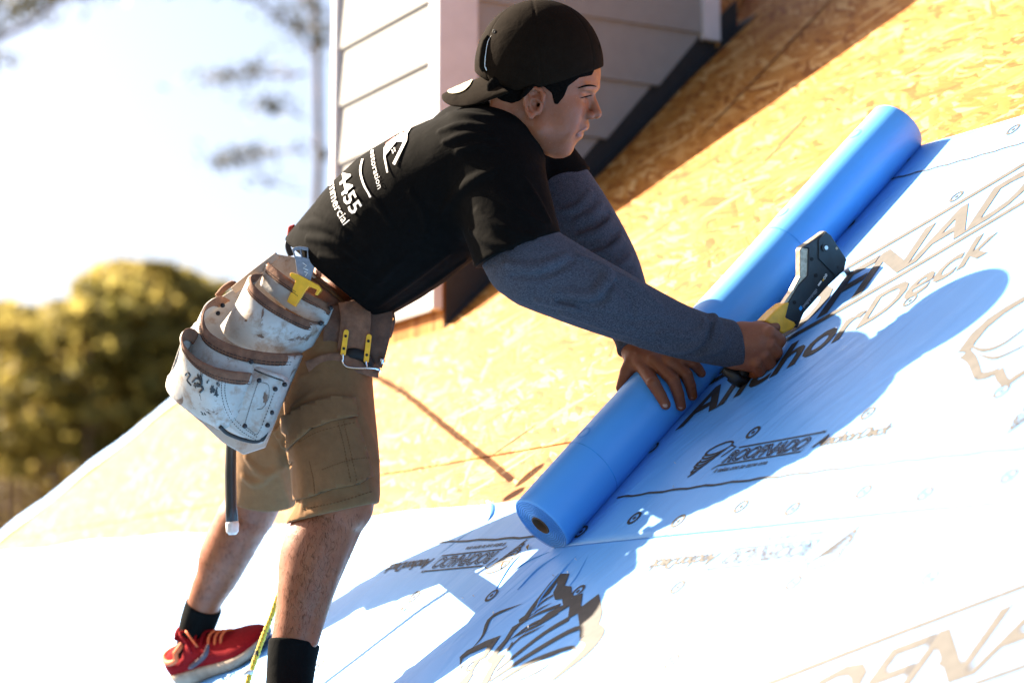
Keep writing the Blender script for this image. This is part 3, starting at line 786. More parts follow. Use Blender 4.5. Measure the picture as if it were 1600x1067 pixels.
# ================================================================== DISTANCE-FIELD MODELLING (bodies and cloth as one skin)
CAMUP = np.array([0, -math.sin(PITCH), math.cos(PITCH)]); CAMF = np.array([0, math.cos(PITCH), math.sin(PITCH)]); CAMR = np.array([1.0, 0, 0])
def rpx(r, w): return r*(D0+w*K)/FPX
class Rcone:
    def __init__(s, a, b, ra, rb):
        s.a = np.asarray(a, float); s.b = np.asarray(b, float); s.ra, s.rb = ra, rb
        s.c = (s.a+s.b)/2; s.R = np.linalg.norm(s.b-s.a)/2+max(ra, rb)
    def __call__(s, P):
        ba = s.b-s.a; l2 = ba@ba; rr = s.ra-s.rb; a2 = l2-rr*rr; il2 = 1/l2
        pa = P-s.a; y = pa@ba; z = y-l2
        q = pa*l2-y[:, None]*ba; x2 = np.einsum('ij,ij->i', q, q)
        y2 = y*y*l2; z2 = z*z*l2
        k = np.sign(rr)*rr*rr*x2
        out = (np.sqrt(np.maximum(x2*a2*il2, 0))+y*rr)*il2-s.ra
        m1 = np.sign(z)*a2*z2 > k; m2 = np.sign(y)*a2*y2 < k
        out = np.where(m2, np.sqrt(x2+y2)*il2-s.ra, out)
        out = np.where(m1, np.sqrt(x2+z2)*il2-s.rb, out)
        return out
class Ell:
    def __init__(s, c, semi, rot=0.0, axes=None):
        """semi = (right, up, depth) turned by rot degrees clockwise in the picture"""
        s.c = np.asarray(c, float); t = math.radians(rot)
        if axes is None: axes = (CAMR*math.cos(t)-CAMUP*math.sin(t), CAMR*math.sin(t)+CAMUP*math.cos(t), CAMF)
        s.ax = np.array(axes); s.semi = np.asarray(semi, float); s.R = max(semi)
    def __call__(s, P):
        q = (P-s.c)@s.ax.T
        k0 = np.linalg.norm(q/s.semi, axis=1); k1 = np.linalg.norm(q/s.semi**2, axis=1)
        return k0*(k0-1)/np.maximum(k1, 1e-9)
def cone(x1, y1, w1, r1, x2, y2, w2, r2): return Rcone(B(x1, y1, w1), B(x2, y2, w2), rpx(r1, w1), rpx(r2, w2))
class Chain:
    """a limb: smooth path of round cones joined without bulges"""
    def __init__(s, P, r):
        s.P = np.asarray(P, float); s.r = np.asarray(r, float); s.parts = []
        for i in range(len(P)-1):
            if np.linalg.norm(s.P[i+1]-s.P[i]) > abs(s.r[i+1]-s.r[i])*1.02+1e-6: s.parts.append(Rcone(s.P[i], s.P[i+1], s.r[i], s.r[i+1]))
        lo = (s.P-s.r[:, None]).min(0); hi = (s.P+s.r[:, None]).max(0); s.c = (lo+hi)/2; s.R = np.linalg.norm(hi-lo)/2
    def __call__(s, Q):
        d = None
        for p in s.parts:
            e = p(Q); d = e if d is None else np.minimum(d, e)
        return d
def chain(pts, sub=3):
    """pts: (x, y, w, r)"""
    q = spline(np.array(pts, float), (len(pts)-1)*sub+1)
    return [Chain([B(*a[:3]) for a in q], [rpx(a[3], a[2]) for a in q])]
def elp(x, y, w, sx, sy, sw, rot=0.0): return Ell(B(x, y, w), (rpx(sx, w), rpx(sy, w), rpx(sw, w)), rot)
def smin(a, b, k):
    h = np.maximum(k-np.abs(a-b), 0)/k
    return np.minimum(a, b)-h*h*k*.25
def smax(a, b, k): return -smin(-a, -b, k)
class Field:
    """ordered list of (prim, op, k): '+' smooth union, '-' smooth carve, '&' smooth intersect"""
    def __init__(s): s.items = []
    def add(s, prims, k=.01, op='+'):
        for p in (prims if isinstance(prims, (list, tuple)) else [prims]): s.items.append((p, op, k))
        return s
    def __call__(s, P, cull=True):
        d = np.full(len(P), 1.0)
        for p, op, k in s.items:
            if cull and hasattr(p, 'R'):
                m = ((P-p.c)**2).sum(1) < (p.R+.06)**2
                if not m.any(): continue
                e = p(P[m]); dm = d[m]
                if op == '+': d[m] = smin(dm, e, k)
                elif op == '-': d[m] = smax(dm, -e, k)
            else:
                e = p(P)
                d = smin(d, e, k) if op == '+' else smax(d, -e, k) if op == '-' else smax(d, e, k)
        return d
def plane(pt, nrm):
    """keeps the side the normal points away from"""
    pt = np.asarray(pt, float); nrm = np.asarray(nrm, float)/np.linalg.norm(nrm)
    return lambda P: (P-pt)@nrm
def bounds(f, pad=.02):
    lo = np.full(3, 1e9); hi = -lo
    for p, op, k in f.items:
        if op == '+' and hasattr(p, 'R'):
            if isinstance(p, Chain): lo = np.minimum(lo, (p.P-p.r[:, None]).min(0)); hi = np.maximum(hi, (p.P+p.r[:, None]).max(0))
            elif isinstance(p, Rcone):
                for q, r in ((p.a, p.ra), (p.b, p.rb)): lo = np.minimum(lo, q-r); hi = np.maximum(hi, q+r)
            else: lo = np.minimum(lo, p.c-p.R); hi = np.maximum(hi, p.c+p.R)
    return lo-pad, hi+pad
def polygonize(f, vs, lo=None, hi=None, blk=8, newton=2):
    """sparse surface nets"""
    if lo is None: lo, hi = bounds(f)
    nb = np.ceil((hi-lo)/(vs*blk)).astype(int); n = nb*blk+1
    ax = [lo[i]+vs*blk*(np.arange(nb[i])+.5) for i in range(3)]
    C = np.stack(np.meshgrid(*ax, indexing='ij'), -1).reshape(-1, 3)
    dc = f(C, False)
    act = np.abs(dc) < vs*blk*.87*1.35+.004
    F = np.where(dc < 0, -1., 1.).astype(np.float32).reshape(nb)
    F = np.repeat(np.repeat(np.repeat(F, blk, 0), blk, 1), blk, 2)
    F = np.pad(F, ((0, 1),)*3, mode='edge')
    need = np.zeros(n, bool); A = act.reshape(nb)
    for b in np.argwhere(A):
        s = b*blk; need[s[0]:s[0]+blk+1, s[1]:s[1]+blk+1, s[2]:s[2]+blk+1] = True
    idx = np.argwhere(need)
    val = np.empty(len(idx), np.float32)
    for i in range(0, len(idx), 60000):
        val[i:i+60000] = f(lo+idx[i:i+60000]*vs)
    F[need] = val
    S = F < 0
    corners = [(i, j, k) for i in (0, 1) for j in (0, 1) for k in (0, 1)]
    cnt = np.zeros(n-1, np.int8)
    for i, j, k in corners: cnt += S[i:n[0]-1+i, j:n[1]-1+j, k:n[2]-1+k]
    cells = np.argwhere((cnt > 0) & (cnt < 8))
    vid = np.full(n-1, -1, np.int32); vid[tuple(cells.T)] = np.arange(len(cells))
    acc = np.zeros((len(cells), 3)); num = np.zeros(len(cells))
    vals = {c: F[cells[:, 0]+c[0], cells[:, 1]+c[1], cells[:, 2]+c[2]] for c in corners}
    for a in corners:
        for ax_ in range(3):
            if a[ax_]: continue
            b = list(a); b[ax_] = 1; b = tuple(b)
            fa, fb = vals[a], vals[b]; m = (fa < 0) != (fb < 0)
            t = np.where(m, fa/np.where(m, fa-fb, 1), 0)
            p = np.tile(np.array(a, float), (len(cells), 1)); p[:, ax_] = t
            acc[m] += p[m]; num[m] += 1
    X = lo+(cells+acc/num[:, None])*vs
    quads = []
    for ax_ in range(3):
        o1, o2 = [(1, 2), (2, 0), (0, 1)][ax_]
        sl = [slice(0, n[i]) for i in range(3)]
        s0 = list(sl); s1 = list(sl); s0[ax_] = slice(0, n[ax_]-1); s1[ax_] = slice(1, n[ax_])
        A_, B_ = S[tuple(s0)], S[tuple(s1)]
        E = np.argwhere(A_ != B_)
        E = E[(E[:, o1] > 0) & (E[:, o2] > 0) & (E[:, o1] < n[o1]-1) & (E[:, o2] < n[o2]-1)]
        if not len(E): continue
        def cid(d1, d2):
            q = E.copy(); q[:, o1] -= d1; q[:, o2] -= d2
            return vid[q[:, 0], q[:, 1], q[:, 2]]
        Q = np.stack([cid(1, 1), cid(0, 1), cid(0, 0), cid(1, 0)], 1)
        flip = ~A_[tuple(E.T)]
        Q[flip] = Q[flip][:, ::-1]
        quads.append(Q[(Q >= 0).all(1)])
    Q = np.vstack(quads)
    for _ in range(newton):
        e = vs*.3
        d = f(X); gx = np.stack([f(X+np.eye(3)[i]*e)-f(X-np.eye(3)[i]*e) for i in range(3)], 1)/(2*e)
        g2 = np.maximum((gx**2).sum(1), .25)
        X = X-np.clip(d/g2, -vs*.6, vs*.6)[:, None]*gx
    return X, Q
def skin(name, f, vs, mat, parent=None, lo=None, hi=None, newton=1):
    X, Q = polygonize(f, vs, lo, hi, newton=newton)
    off = np.zeros(3); p = parent
    while p is not None: off += np.array(p.location); p = p.parent
    X = X-off
    me = bpy.data.meshes.new(name)
    me.vertices.add(len(X)); me.vertices.foreach_set('co', X.ravel())
    me.loops.add(Q.size); me.loops.foreach_set('vertex_index', Q.ravel().astype(np.int32))
    me.polygons.add(len(Q)); me.polygons.foreach_set('loop_start', np.arange(0, Q.size, 4, dtype=np.int32))
    me.polygons.foreach_set('use_smooth', np.ones(len(Q), bool))
    me.update(calc_edges=True); me.validate(); me.materials.append(mat)
    return link(bpy.data.objects.new(name, me), parent)
def march(f, O, D, t0, t1, n=90):
    """first surface along rays; returns points (nan where missed)"""
    O = np.asarray(O, float); D = np.asarray(D, float); D = D/np.linalg.norm(D, axis=1)[:, None]
    t = np.full(len(D), t0); done = np.zeros(len(D), bool)
    for _ in range(n):
        a = np.nonzero(~done)[0]
        if not len(a): break
        d = f(O[a]+D[a]*t[a, None], False); t[a] += np.clip(d, -.02, .12)*.85
        done[a] = (np.abs(d) < 2e-4) | (t[a] > t1)
    X = O+D*t[:, None]; X[(t > t1) | (np.abs(f(X, False)) > 3e-3)] = np.nan
    return X
def hit(f, pts, t0=3.3, t1=5.8):
    D = np.array([ray(x, y) for x, y in pts]); return march(f, np.zeros((len(D), 3)), D, t0, t1)
def normal(f, X):
    e = .0012; g_ = np.stack([f(X+np.eye(3)[i]*e, False)-f(X-np.eye(3)[i]*e, False) for i in range(3)], 1)
    return g_/np.maximum(np.linalg.norm(g_, axis=1)[:, None], 1e-9)
def fold(f, pts, r, k=6, sink=.35, op='+', n=12):
    """a crease or ridge lying on the cloth along picture points; r in px, thin at both ends"""
    q = spline(pts, n); X = hit(f, q); N_ = normal(f, np.nan_to_num(X)); out = []
    rr = r*K*np.sin(np.linspace(.30, math.pi-.30, n))
    ok = ~np.isnan(X[:, 0]); g_ = sink if op == '+' else -sink
    run = []
    for i in range(n+1):
        if i < n and ok[i] and (not run or np.linalg.norm(X[i]-X[run[-1]]) < .06): run.append(i); continue
        if len(run) > 2: out.append((Chain(X[run]-N_[run]*(rr[run]*g_)[:, None], rr[run]), op, k*K))
        run = [i] if i < n and ok[i] else []
    return out
def roll_front(x, y):
    """depth of the roll's near surface along the picture ray"""
    d = ray(x, y); o = -rp(0, 0, ROLL_R+.002)
    dp = d-V*(d@V); op_ = o-V*(o@V)
    a = dp@dp; b = 2*dp@op_; c = op_@op_-ROLL_R**2; disc = b*b-4*a*c
    return (-b-math.sqrt(disc))/(2*a) if disc > 0 else -b/(2*a)
def W(depth): return (depth-D0)/K

# ------------------------------------------------------------------ materials of the man
def skin_mat():
    m, nt, b = new_mat('skin'); vec = coords(nt)
    f = noise(nt, vec, 16, 5, .6); f2 = noise(nt, vec, 170, 4, .7); f3 = noise(nt, vec, 60, 4, .6)
    c = ramp(nt, f, [(.3, (.205, .058, .022)), (.7, (.310, .100, .041))])
    c = mixc(nt, math_(nt, 'MULTIPLY', f2, .5), c, (.145, .043, .017))
    red = ramp(nt, f3, [(.52, (0, 0, 0)), (.75, (.35, .35, .35))]); c = mixc(nt, red, c, (.27, .075, .035))
    dust = ramp(nt, noise(nt, vec, 7, 6, .75), [(.56, (0, 0, 0)), (.80, (.35, .35, .35))]); c = mixc(nt, dust, c, (.30, .20, .135))
    speck = ramp(nt, noise(nt, vec, 420, 2, .5), [(.70, (0, 0, 0)), (.76, (.5, .5, .5))]); c = mixc(nt, speck, c, (.36, .24, .16))
    nt.links.new(c, b.inputs['Base Color'])
    nt.links.new(ramp(nt, f3, [(.3, (.42, .42, .42)), (.7, (.62, .62, .62))]), b.inputs['Roughness'])
    b.inputs['Subsurface Weight'].default_value = .10; b.inputs['Subsurface Radius'].default_value = (.010, .004, .002); b.inputs['Subsurface Scale'].default_value = .6
    b.inputs['Specular IOR Level'].default_value = .35
    p = bump(nt, b, noise(nt, vec, 70, 4), .22, .003)
    bump(nt, b, noise(nt, vec, 420, 3), .30, .0012, p); return m
M['skin'] = skin_mat()
def cloth(name, col, var=.2, weave=900, rough=.9, sheen=.15, heather=None, slub=.12):
    m, nt, b = new_mat(name); vec = coords(nt)
    c = ramp(nt, noise(nt, vec, 55, 5, .7), [(.3, tuple(x*(1-var) for x in col)), (.7, tuple(x*(1+var) for x in col))])
    if heather: 
        hv = noise(nt, coords(nt, (1, 1, 2.6)), 420, 3, .75)
        c = mixc(nt, ramp(nt, hv, [(.42, (0, 0, 0)), (.62, (1, 1, 1))]), c, heather)
    nt.links.new(c, b.inputs['Base Color']); b.inputs['Roughness'].default_value = rough
    b.inputs['Sheen Weight'].default_value = sheen; b.inputs['Sheen Roughness'].default_value = .6; b.inputs['Specular IOR Level'].default_value = .04
    p = bump(nt, b, noise(nt, vec, 26, 3, .5, .4), .30, .008)
    bump(nt, b, noise(nt, vec, weave, 2), .35, .0006, p); return m
M['tee'] = cloth('black cotton', (.0040, .0034, .0030), sheen=.0)
M['capcloth'] = cloth('black cap twill', (.0088, .0054, .0032), weave=1300, sheen=.0)
M['grey_knit'] = cloth('heather grey knit', (.030, .029, .036), heather=(.080, .077, .094), sheen=.04)
M['canvas'] = cloth('tan canvas', (.185, .098, .044), .12, weave=1100, sheen=.05)
M['canvas_d'] = cloth('tan canvas seam', (.12, .06, .026), .12, weave=1100, sheen=.0)
M['sock'] = cloth('black sock knit', (.005, .005, .005), weave=700, sheen=.0)
M['hair'] = simple('black hair', (.004, .003, .0025), .9, spec=.02, var=.5, scale=300, bumps=.5, bscale=500, bdist=.002)
M['white_print'] = simple('white shirt print', (.74, .70, .66), .7, var=.05)
M['red_print'] = simple('red shirt print', (.45, .05, .04), .7, var=.1)
M['gold'] = simple('gold sticker', (.52, .44, .27), .4, var=.25, scale=400)
M['thread'] = simple('grey thread', (.10, .09, .08), .8)
M['red_shoe'] = simple('red shoe mesh', (.22, .005, .008), .9, spec=.1, var=.25, scale=260, bumps=.5, bscale=600, bdist=.001)
M['orange_shoe'] = simple('orange lining', (.72, .13, .03), .7, var=.1)
M['sole'] = simple('dirty sole foam', (.30, .22, .165), .85, var=.25, scale=45)
M['nail'] = simple('finger nail', (.42, .25, .19), .35, var=.1)
M['lip'] = simple('lip skin', (.20, .072, .048), .45, var=.1, scale=120)
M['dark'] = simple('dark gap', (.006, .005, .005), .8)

# ================================================================== THE MAN
man = empty('person', tuple(rp(.62, -.80)))
tag(man, 'man leaning over the blue roll in black T-shirt, grey sleeves, backwards cap and tan shorts', 'person')
HW = -34
def hx(x, y, dw): return (x+dw*.12, y, HW+dw-(x-855)*.12)
def hcone(x1, y1, d1, r1, x2, y2, d2, r2): a = hx(x1, y1, d1); b = hx(x2, y2, d2); return cone(*a, r1, *b, r2)
def hell(x, y, dw, sx, sy, sw, rot=0.0): return elp(*hx(x, y, dw), sx, sy, sw, rot)
f = Field()
# trunk (under the shirt) and neck
f.add(chain([(532, 462, 215, 66), (636, 358, 120, 78), (760, 290, 25, 78)]), .03)
f.add(cone(775, 235, 0, 60, 812, 190, -22, 48), .03)
f.add(cone(800, 203, -18, 46, 840, 175, -32, 44), .02)
# skull and face
head = []
f.add(hell(846, 106, 0, 90, 86, 70), .02)
PROFILE = [(930, 100), (935, 112), (935.5, 124), (933.5, 135), (926, 145.5), (922.5, 158), (920, 174), (918.5, 186), (920.5, 193), (920.5, 199), (917.5, 203.8), (911, 206.6), (912, 210), (909.5, 216), (902.5, 221.5), (897, 228.5), (894.8, 235.5), (890, 242), (880, 246), (868, 246), (852, 241), (836, 237), (815, 222), (800, 190), (800, 130), (830, 95), (880, 85)]
PROFILE_S = PROFILE[:7]+[(917, 187), (915, 193), (912.5, 200), (909.5, 207), (906, 214), (902, 221), (897.5, 228.5)]+PROFILE[16:]
def poly_sd(P2, x, y):
    P2 = np.array(P2, float); dd = np.full(len(x), 1e9); ins = np.zeros(len(x), bool)
    for i in range(len(P2)):
        a = P2[i]; b = P2[(i+1) % len(P2)]; e = b-a; wx = x-a[0]; wy = y-a[1]
        t = np.clip((wx*e[0]+wy*e[1])/(e@e), 0, 1); dd = np.minimum(dd, (wx-t*e[0])**2+(wy-t*e[1])**2)
        c1 = y >= a[1]; c2 = y < b[1]; c3 = e[0]*wy > e[1]*wx
        ins ^= (c1 & c2 & c3) | (~c1 & ~c2 & ~c3)
    return np.where(ins, -1, 1)*np.sqrt(dd)
class Face:
    """the profile swept back round the head"""
    def __init__(s): s.c = B(868, 170, HW); s.R = .13
    def __call__(s, P):
        d = P@CAMF; x = 800+FPX*(P@CAMR)/d; y = 533.5-FPX*(P@CAMUP)/d; w = (d-D0)/K
        sd = (w-HW)+.12*(x-855); x0 = x-.12*sd
        Rr = np.interp(y, [110, 150, 178, 192, 210, 235, 250], [60, 46, 38, 32, 30, 27, 27])
        xx = x0+sd*sd/(2*Rr); u = np.clip((np.abs(sd)-12)/16, 0, 1); u = u*u*(3-2*u)
        prof = (poly_sd(PROFILE, xx, y)*(1-u)+poly_sd(PROFILE_S, xx, y)*u)*K*.80
        hw = np.interp(y, [90, 120, 150, 175, 200, 225, 246], [66, 66, 61, 57, 49, 37, 24])
        side = (np.abs(sd)-hw)*K
        return smax(prof, side, .022)
face_f = Face()
f.add(face_f, .012)
for s in (-1, 1):
    f.add(hcone(848, 202, 41*s, 18, 873, 226, 13*s, 13), .02)          # jaw
    f.add(hell(893, 168, 34*s, 19, 17, 14, 20), .02)                   # cheekbone
    f.add(hell(884, 195, 33*s, 20, 22, 15, 15), .02)                   # cheek
for s in (-1, 1): f.add(hell(921, 151, 24*s, 9, 7, 12, 0), .010, '-')   # eye hollows
for s in (-1, 1):
    f.add(hell(905.5, 151.5, 27*s, 11, 10.5, 12), .003)                # eyeball with lid
    f.add(hcone(920, 148.2, 16*s, 2.8, 911, 149.5, 37*s, 2.8), .004)    # upper lid
    f.add(hcone(918, 156.5, 17*s, 2.0, 910, 157, 35*s, 2.0), .004)
    f.add(hcone(929, 136, 8*s, 5, 916, 135, 38*s, 5), .010)            # brow
f.add(Chain([B(*hx(x, y, 0)) for x, y in ((921.5, 146), (926, 158), (929, 168), (931, 177))], [6.0*K, 6.4*K, 7.4*K, 8.4*K]), .007)           # nose
f.add(hell(930.5, 177.5, 0, 8.6, 7.4, 8.5), .004)
for s in (-1, 1): f.add(hell(921.5, 180.5, 11*s, 8.5, 6.6, 6.0, 12), .004)
for s in (-1, 1): f.add(hcone(928, 187.0, 6*s, 2.0, 922, 187.5, 8.5*s, 2.0), .002, '-')   # nostrils
for s in (-1, 1):
    f.add(hcone(915.5, 205.5, 0, 1.2, 901, 210.5, 22*s, 1.2), .003, '-')   # mouth line
# ear
for s in (-1, 1):
    f.add(hell(843, 160, 65*s, 14, 22, 7, -8), .005)
    rim = [(857, 158), (858, 149), (852, 141), (842, 138), (833, 142), (828.5, 152), (829.5, 164), (833, 175), (837, 183)]
    for a, b in zip(rim[:-1], rim[1:]): f.add(hcone(*a, 73*s, 3.3, *b, 73*s, 3.31), .0022)
    f.add(hell(838, 181, 69*s, 6, 6, 4.5), .004)
    f.add(hell(845.5, 164, 79*s, 7.5, 11.5, 16, -10), .003, '-'); f.add(hell(845, 148, 77*s, 8.5, 4.5, 10, -20), .003, '-'); f.add(hcone(834, 151, 74*s, 1.8, 836, 172, 74*s, 1.8), .003, '-')
    f.add(hcone(848, 163, 70*s, 3.6, 851, 167, 45*s, 3), .002, '-')
# arms
RA = [(790, 325, -110, 46), (826, 402, -138, 44), (880, 438, -140, 44), (938, 463, -135, 42), (1055, 512, -110, 36), (1132, 539, -80, 28)]
LA = [(860, 275, 165, 44), (948, 410, 130, 40), (985, 500, 85, 32), (998, 548, 45, 25)]
f.add(chain(RA), .02); f.add(chain(LA), .02)
# right hand: a fist round the tacker's grip
f.add(chain([(1132, 539, -80, 28), (1158, 538, -84, 29), (1180, 538, -86, 28)]), .012)
f.add(cone(1150, 556, -80, 22, 1178, 562, -82, 20), .012); f.add(cone(1158, 522, -80, 19, 1194, 521, -84, 17), .012)
rf = [((1202, 521), (1216, 532), (1209, 545), 12.5), ((1201, 538), (1211, 550), (1203, 561), 12.5), ((1193, 554), (1201, 567), (1191, 574), 12), ((1181, 567), (1187, 579), (1177, 584), 10.5)]
for (mx, my), (px_, py_), (dx, dy), r in rf:
    f.add(cone(mx, my, -97, r, px_, py_, -86, r*.95), .0035); f.add(cone(px_, py_, -86, r*.95, dx, dy, -58, r*.85), .0015)
    f.add(cone(dx, dy, -58, r*.85, dx-18, dy-8, -46, r*.75), .0015)
    f.add(elp(mx+2, my, -104, 6, 6, 5), .004)
f.add(cone(1160, 520, -72, 16, 1186, 514, -60, 12.5), .008); f.add(cone(1186, 514, -60, 12.5, 1210, 512, -50, 9.5), .003)
# left hand: spread over the roll
def lw(x, y, out): return W(roll_front(x, y))-out
f.add(chain([(998, 548, 45, 25), (1008, 562, 22, 24)]), .012)
LF = [((1003, 570), (1021, 599), (1032, 617), (1040, 632), 11.0, 8.2), ((1024, 564), (1052, 594), (1060, 616), (1064, 634), 11.0, 8.2), ((1047, 563), (1072, 585), (1079, 603), (1082, 618), 10.5, 7.8), ((1064, 561), (1084, 568), (1091, 576), (1096, 583), 9.0, 7.0)]
finger_tips = []
for (a, b, c, d, r0, r1) in LF:
    P_ = [(a[0], a[1], lw(*a, 16) if roll_front(*a) else 20, r0*1.05), (b[0], b[1], lw(*b, 13.5), r0*.96), (c[0], c[1], lw(*c, 9), (r0+r1)/2*.95), (d[0], d[1], lw(*d, 7.0), r1)]
    f.add(cone(*P_[0], *P_[1]), .004); f.add(cone(*P_[1], *P_[2]), .0012); f.add(cone(*P_[2], *P_[3]), .0012)
    f.add(cone(1000, 556, 30, 18, *P_[0]), .006)
    f.add(elp(P_[1][0]-1, P_[1][1]-1, P_[1][2]-3, 8.5, 7.5, 8), .003)
    finger_tips.append(P_[3])
f.add(cone(994, 556, 30, 15, 980, 580, 26, 11), .006); f.add(cone(980, 580, 26, 11, 970, 606, 24, 8), .002)
# legs
RL = [(515, 500, 140, 56), (522, 640, 70, 56), (534, 768, 0, 53), (519, 806, -2, 51.5), (499, 850, -8, 52), (483, 900, -16, 47), (472, 950, -24, 40.5), (461, 1000, -32, 36), (453, 1060, -40, 33), (447, 1125, -46, 31)]
LL = [(490, 520, 300, 56), (402, 770, 500, 43), (380, 812, 520, 42), (355, 861, 545, 39), (340, 898, 570, 33), (321, 936, 600, 27), (301, 1000, 640, 22), (295, 1024, 652, 19)]
f.add(chain(RL), .02); f.add(chain(LL), .02)
f.add(elp(556, 790, -26, 20, 30, 24, 15), .02); f.add(elp(478, 862, -6, 34, 56, 34, 18), .02)
f.add(elp(345, 858, 560, 26, 44, 28, 18), .02)
f.add(chain([(545, 812, -34, 10), (527, 870, -40, 11), (507, 940, -46, 9), (490, 1000, -52, 8)]), .014)      # shin bone
f.add(elp(553, 806, -40, 13, 16, 10, 15), .010)                                                               # knee cap
f.add(chain([(457, 905, -14, 8), (446, 955, -24, 7), (436, 1010, -36, 6)]), .012)                             # tendon
body_f = f
body = skin('body', body_f, .0026, M['skin'], man)
# nails
for (x, y, w, r) in finger_tips:
    m = MB(); c = B(x-1, y-1, w-r*.82); m.ball((0, 0, 0), 1, 10, 6)
    ex = rpx(r*.62, w); t = math.radians(65)
    a1 = CAMR*math.cos(t)-CAMUP*math.sin(t); a2 = CAMR*math.sin(t)+CAMUP*math.cos(t)
    m.v = [c+a1*p[0]*ex*1.25+a2*p[1]*ex*.9+CAMF*p[2]*ex*.35 for p in m.v]
    m.build('finger_nail', M['nail'], man, True)
hair_pts = []
rgh = np.random.default_rng(5)
for _ in range(1050):
    t = rgh.random()
    if rgh.random() < .62: x, y = 492+(470-545)*t*.9+rgh.normal()*34+22, 800+190*t
    else: x, y = 385-75*t+rgh.normal()*26, 800+135*t
    hair_pts.append((x, y))
Xh = hit(body_f, hair_pts, 3.6, 5.4); Nh = normal(body_f, np.nan_to_num(Xh)); m = MB()
for X_, N_ in zip(Xh, Nh):
    if np.isnan(X_[0]) or X_[2] > .62: continue
    d = -CAMUP+rgh.normal(size=3)*.45; d = d-N_*(d@N_); d /= np.linalg.norm(d); L = rgh.uniform(.005, .012)
    m.tube([X_, X_+d*L*.5+N_*.0012, X_+d*L+N_*.0010], [.00016, .00013, .00004], 3, False)
o = m.build('leg_hair', M['hair'], man); o['kind'] = 'stuff'
# eyebrows, lashes
def hair_strip(pts, w, name):
    q = spline(pts, 10); X = hit(body_f, q, 3.6, 5); N_ = normal(body_f, np.nan_to_num(X)); ok = ~np.isnan(X[:, 0])
    m = MB(); P_ = [X[i]+N_[i]*.0006 for i in range(10) if ok[i]]
    if len(P_) > 2: m.tube(P_, [w*K*(.4+.6*math.sin(math.pi*(i+.5)/len(P_))) for i in range(len(P_))], 6); m.build(name, M['hair'], man, True)
hair_strip([(903, 138), (912, 135), (922, 133.8), (931, 135.5)], 1.5, 'eyebrow')
hair_strip([(907, 153.5), (913, 151.8), (919, 150.2), (925, 149.4)], .9, 'eyelashes')
m = MB(); P_ = [B(*hx(x, y, d)) for x, y, d in ((926, 133.5, 16), (930, 131, 24), (928, 131, 36))]; m.tube(P_, [1.8*K, 2.6*K, 1.5*K], 6); m.build('eyebrow', M['hair'], man, True)
# hair under the cap
def region(poly):
    """signed distance to a picture-space outline, in metres"""
    P2 = np.array(poly, float)
    def g_(P):
        d = P@CAMF; x = 800+FPX*(P@CAMR)/d; y = 533.5-FPX*(P@CAMUP)/d
        dd = np.full(len(P), 1e9); ins = np.zeros(len(P), bool)
        for i in range(len(P2)):
            a = P2[i]; b = P2[(i+1) % len(P2)]; e = b-a; wv = np.stack([x-a[0], y-a[1]], 1)
            t = np.clip((wv@e)/(e@e), 0, 1); q = wv-t[:, None]*e; dd = np.minimum(dd, (q**2).sum(1))
            c1 = y >= a[1]; c2 = y < b[1]; c3 = e[0]*wv[:, 1] > e[1]*wv[:, 0]
            ins ^= (c1 & c2 & c3) | (~c1 & ~c2 & ~c3)
        return np.where(ins, -1, 1)*np.sqrt(dd)*K
    return g_
hf = Field(); hf.add(lambda P: np.minimum(1, body_f(P)-.0024), .001); hf.add(region([(745, 95), (940, 85), (925, 118), (905, 122), (888, 135), (882, 150), (872, 163), (866, 163), (862, 146), (850, 136), (835, 136), (822, 150), (812, 158), (800, 162), (784, 158), (758, 142), (752, 115)]), .003, '&')
hf.add(lambda P: (P@CAMF)-(D0+(HW+6)*K), .002, '&')
skin('hair', hf, .0026, M['hair'], man, B(740, 180, HW-95)-.01, B(945, 85, HW+30)+.02)
# ---- cap, worn backwards
cf = Field()
cf.add(hell(838, 84, 0, 86, 78, 74, -4), .01); cf.add(hell(848, 100, 0, 93, 92, 76, -6), .03); cf.add(hell(838, 112, 0, 90, 70, 75), .03)
def cap_rim(P):
    d = P@CAMF; x = 800+FPX*(P@CAMR)/d; y = 533.5-FPX*(P@CAMUP)/d
    yl = np.interp(x, [740, 750, 775, 805, 840, 900, 942], [112, 120, 132, 142, 138, 121, 105])
    return (y-yl)*K*.95
capsolid = Field().add(lambda P: np.minimum(1., cf(P)), .001)
def seam(P):
    """panel seams: grooves where the six panels meet"""
    c = B(*hx(838, 60, 0)); q = P-c; r_ = CAMR*.99+CAMUP*.1; ang_ = np.arctan2(q@CAMF, q@r_)
    s = np.abs(((ang_/(math.pi/3)) % 1.0)-.5)*(math.pi/3)*np.hypot(q@CAMF, q@r_)
    return .0012*np.exp(-(s/.0016)**2)
cap_all = Field()
cap_all.add(lambda P: np.minimum(1., cf(P))+seam(P), .0001); cap_all.add(cap_rim, .004, '&')
cap = skin('cap', cap_all, .0026, M['capcloth'], man, B(735, 150, HW-95)-.005, B(950, -8, HW+95)+.005)
m = MB(); m.ball(B(*hx(836, 6, 0)), 8*K, 12, 8); o = m.build('button', M['capcloth'], cap, True)
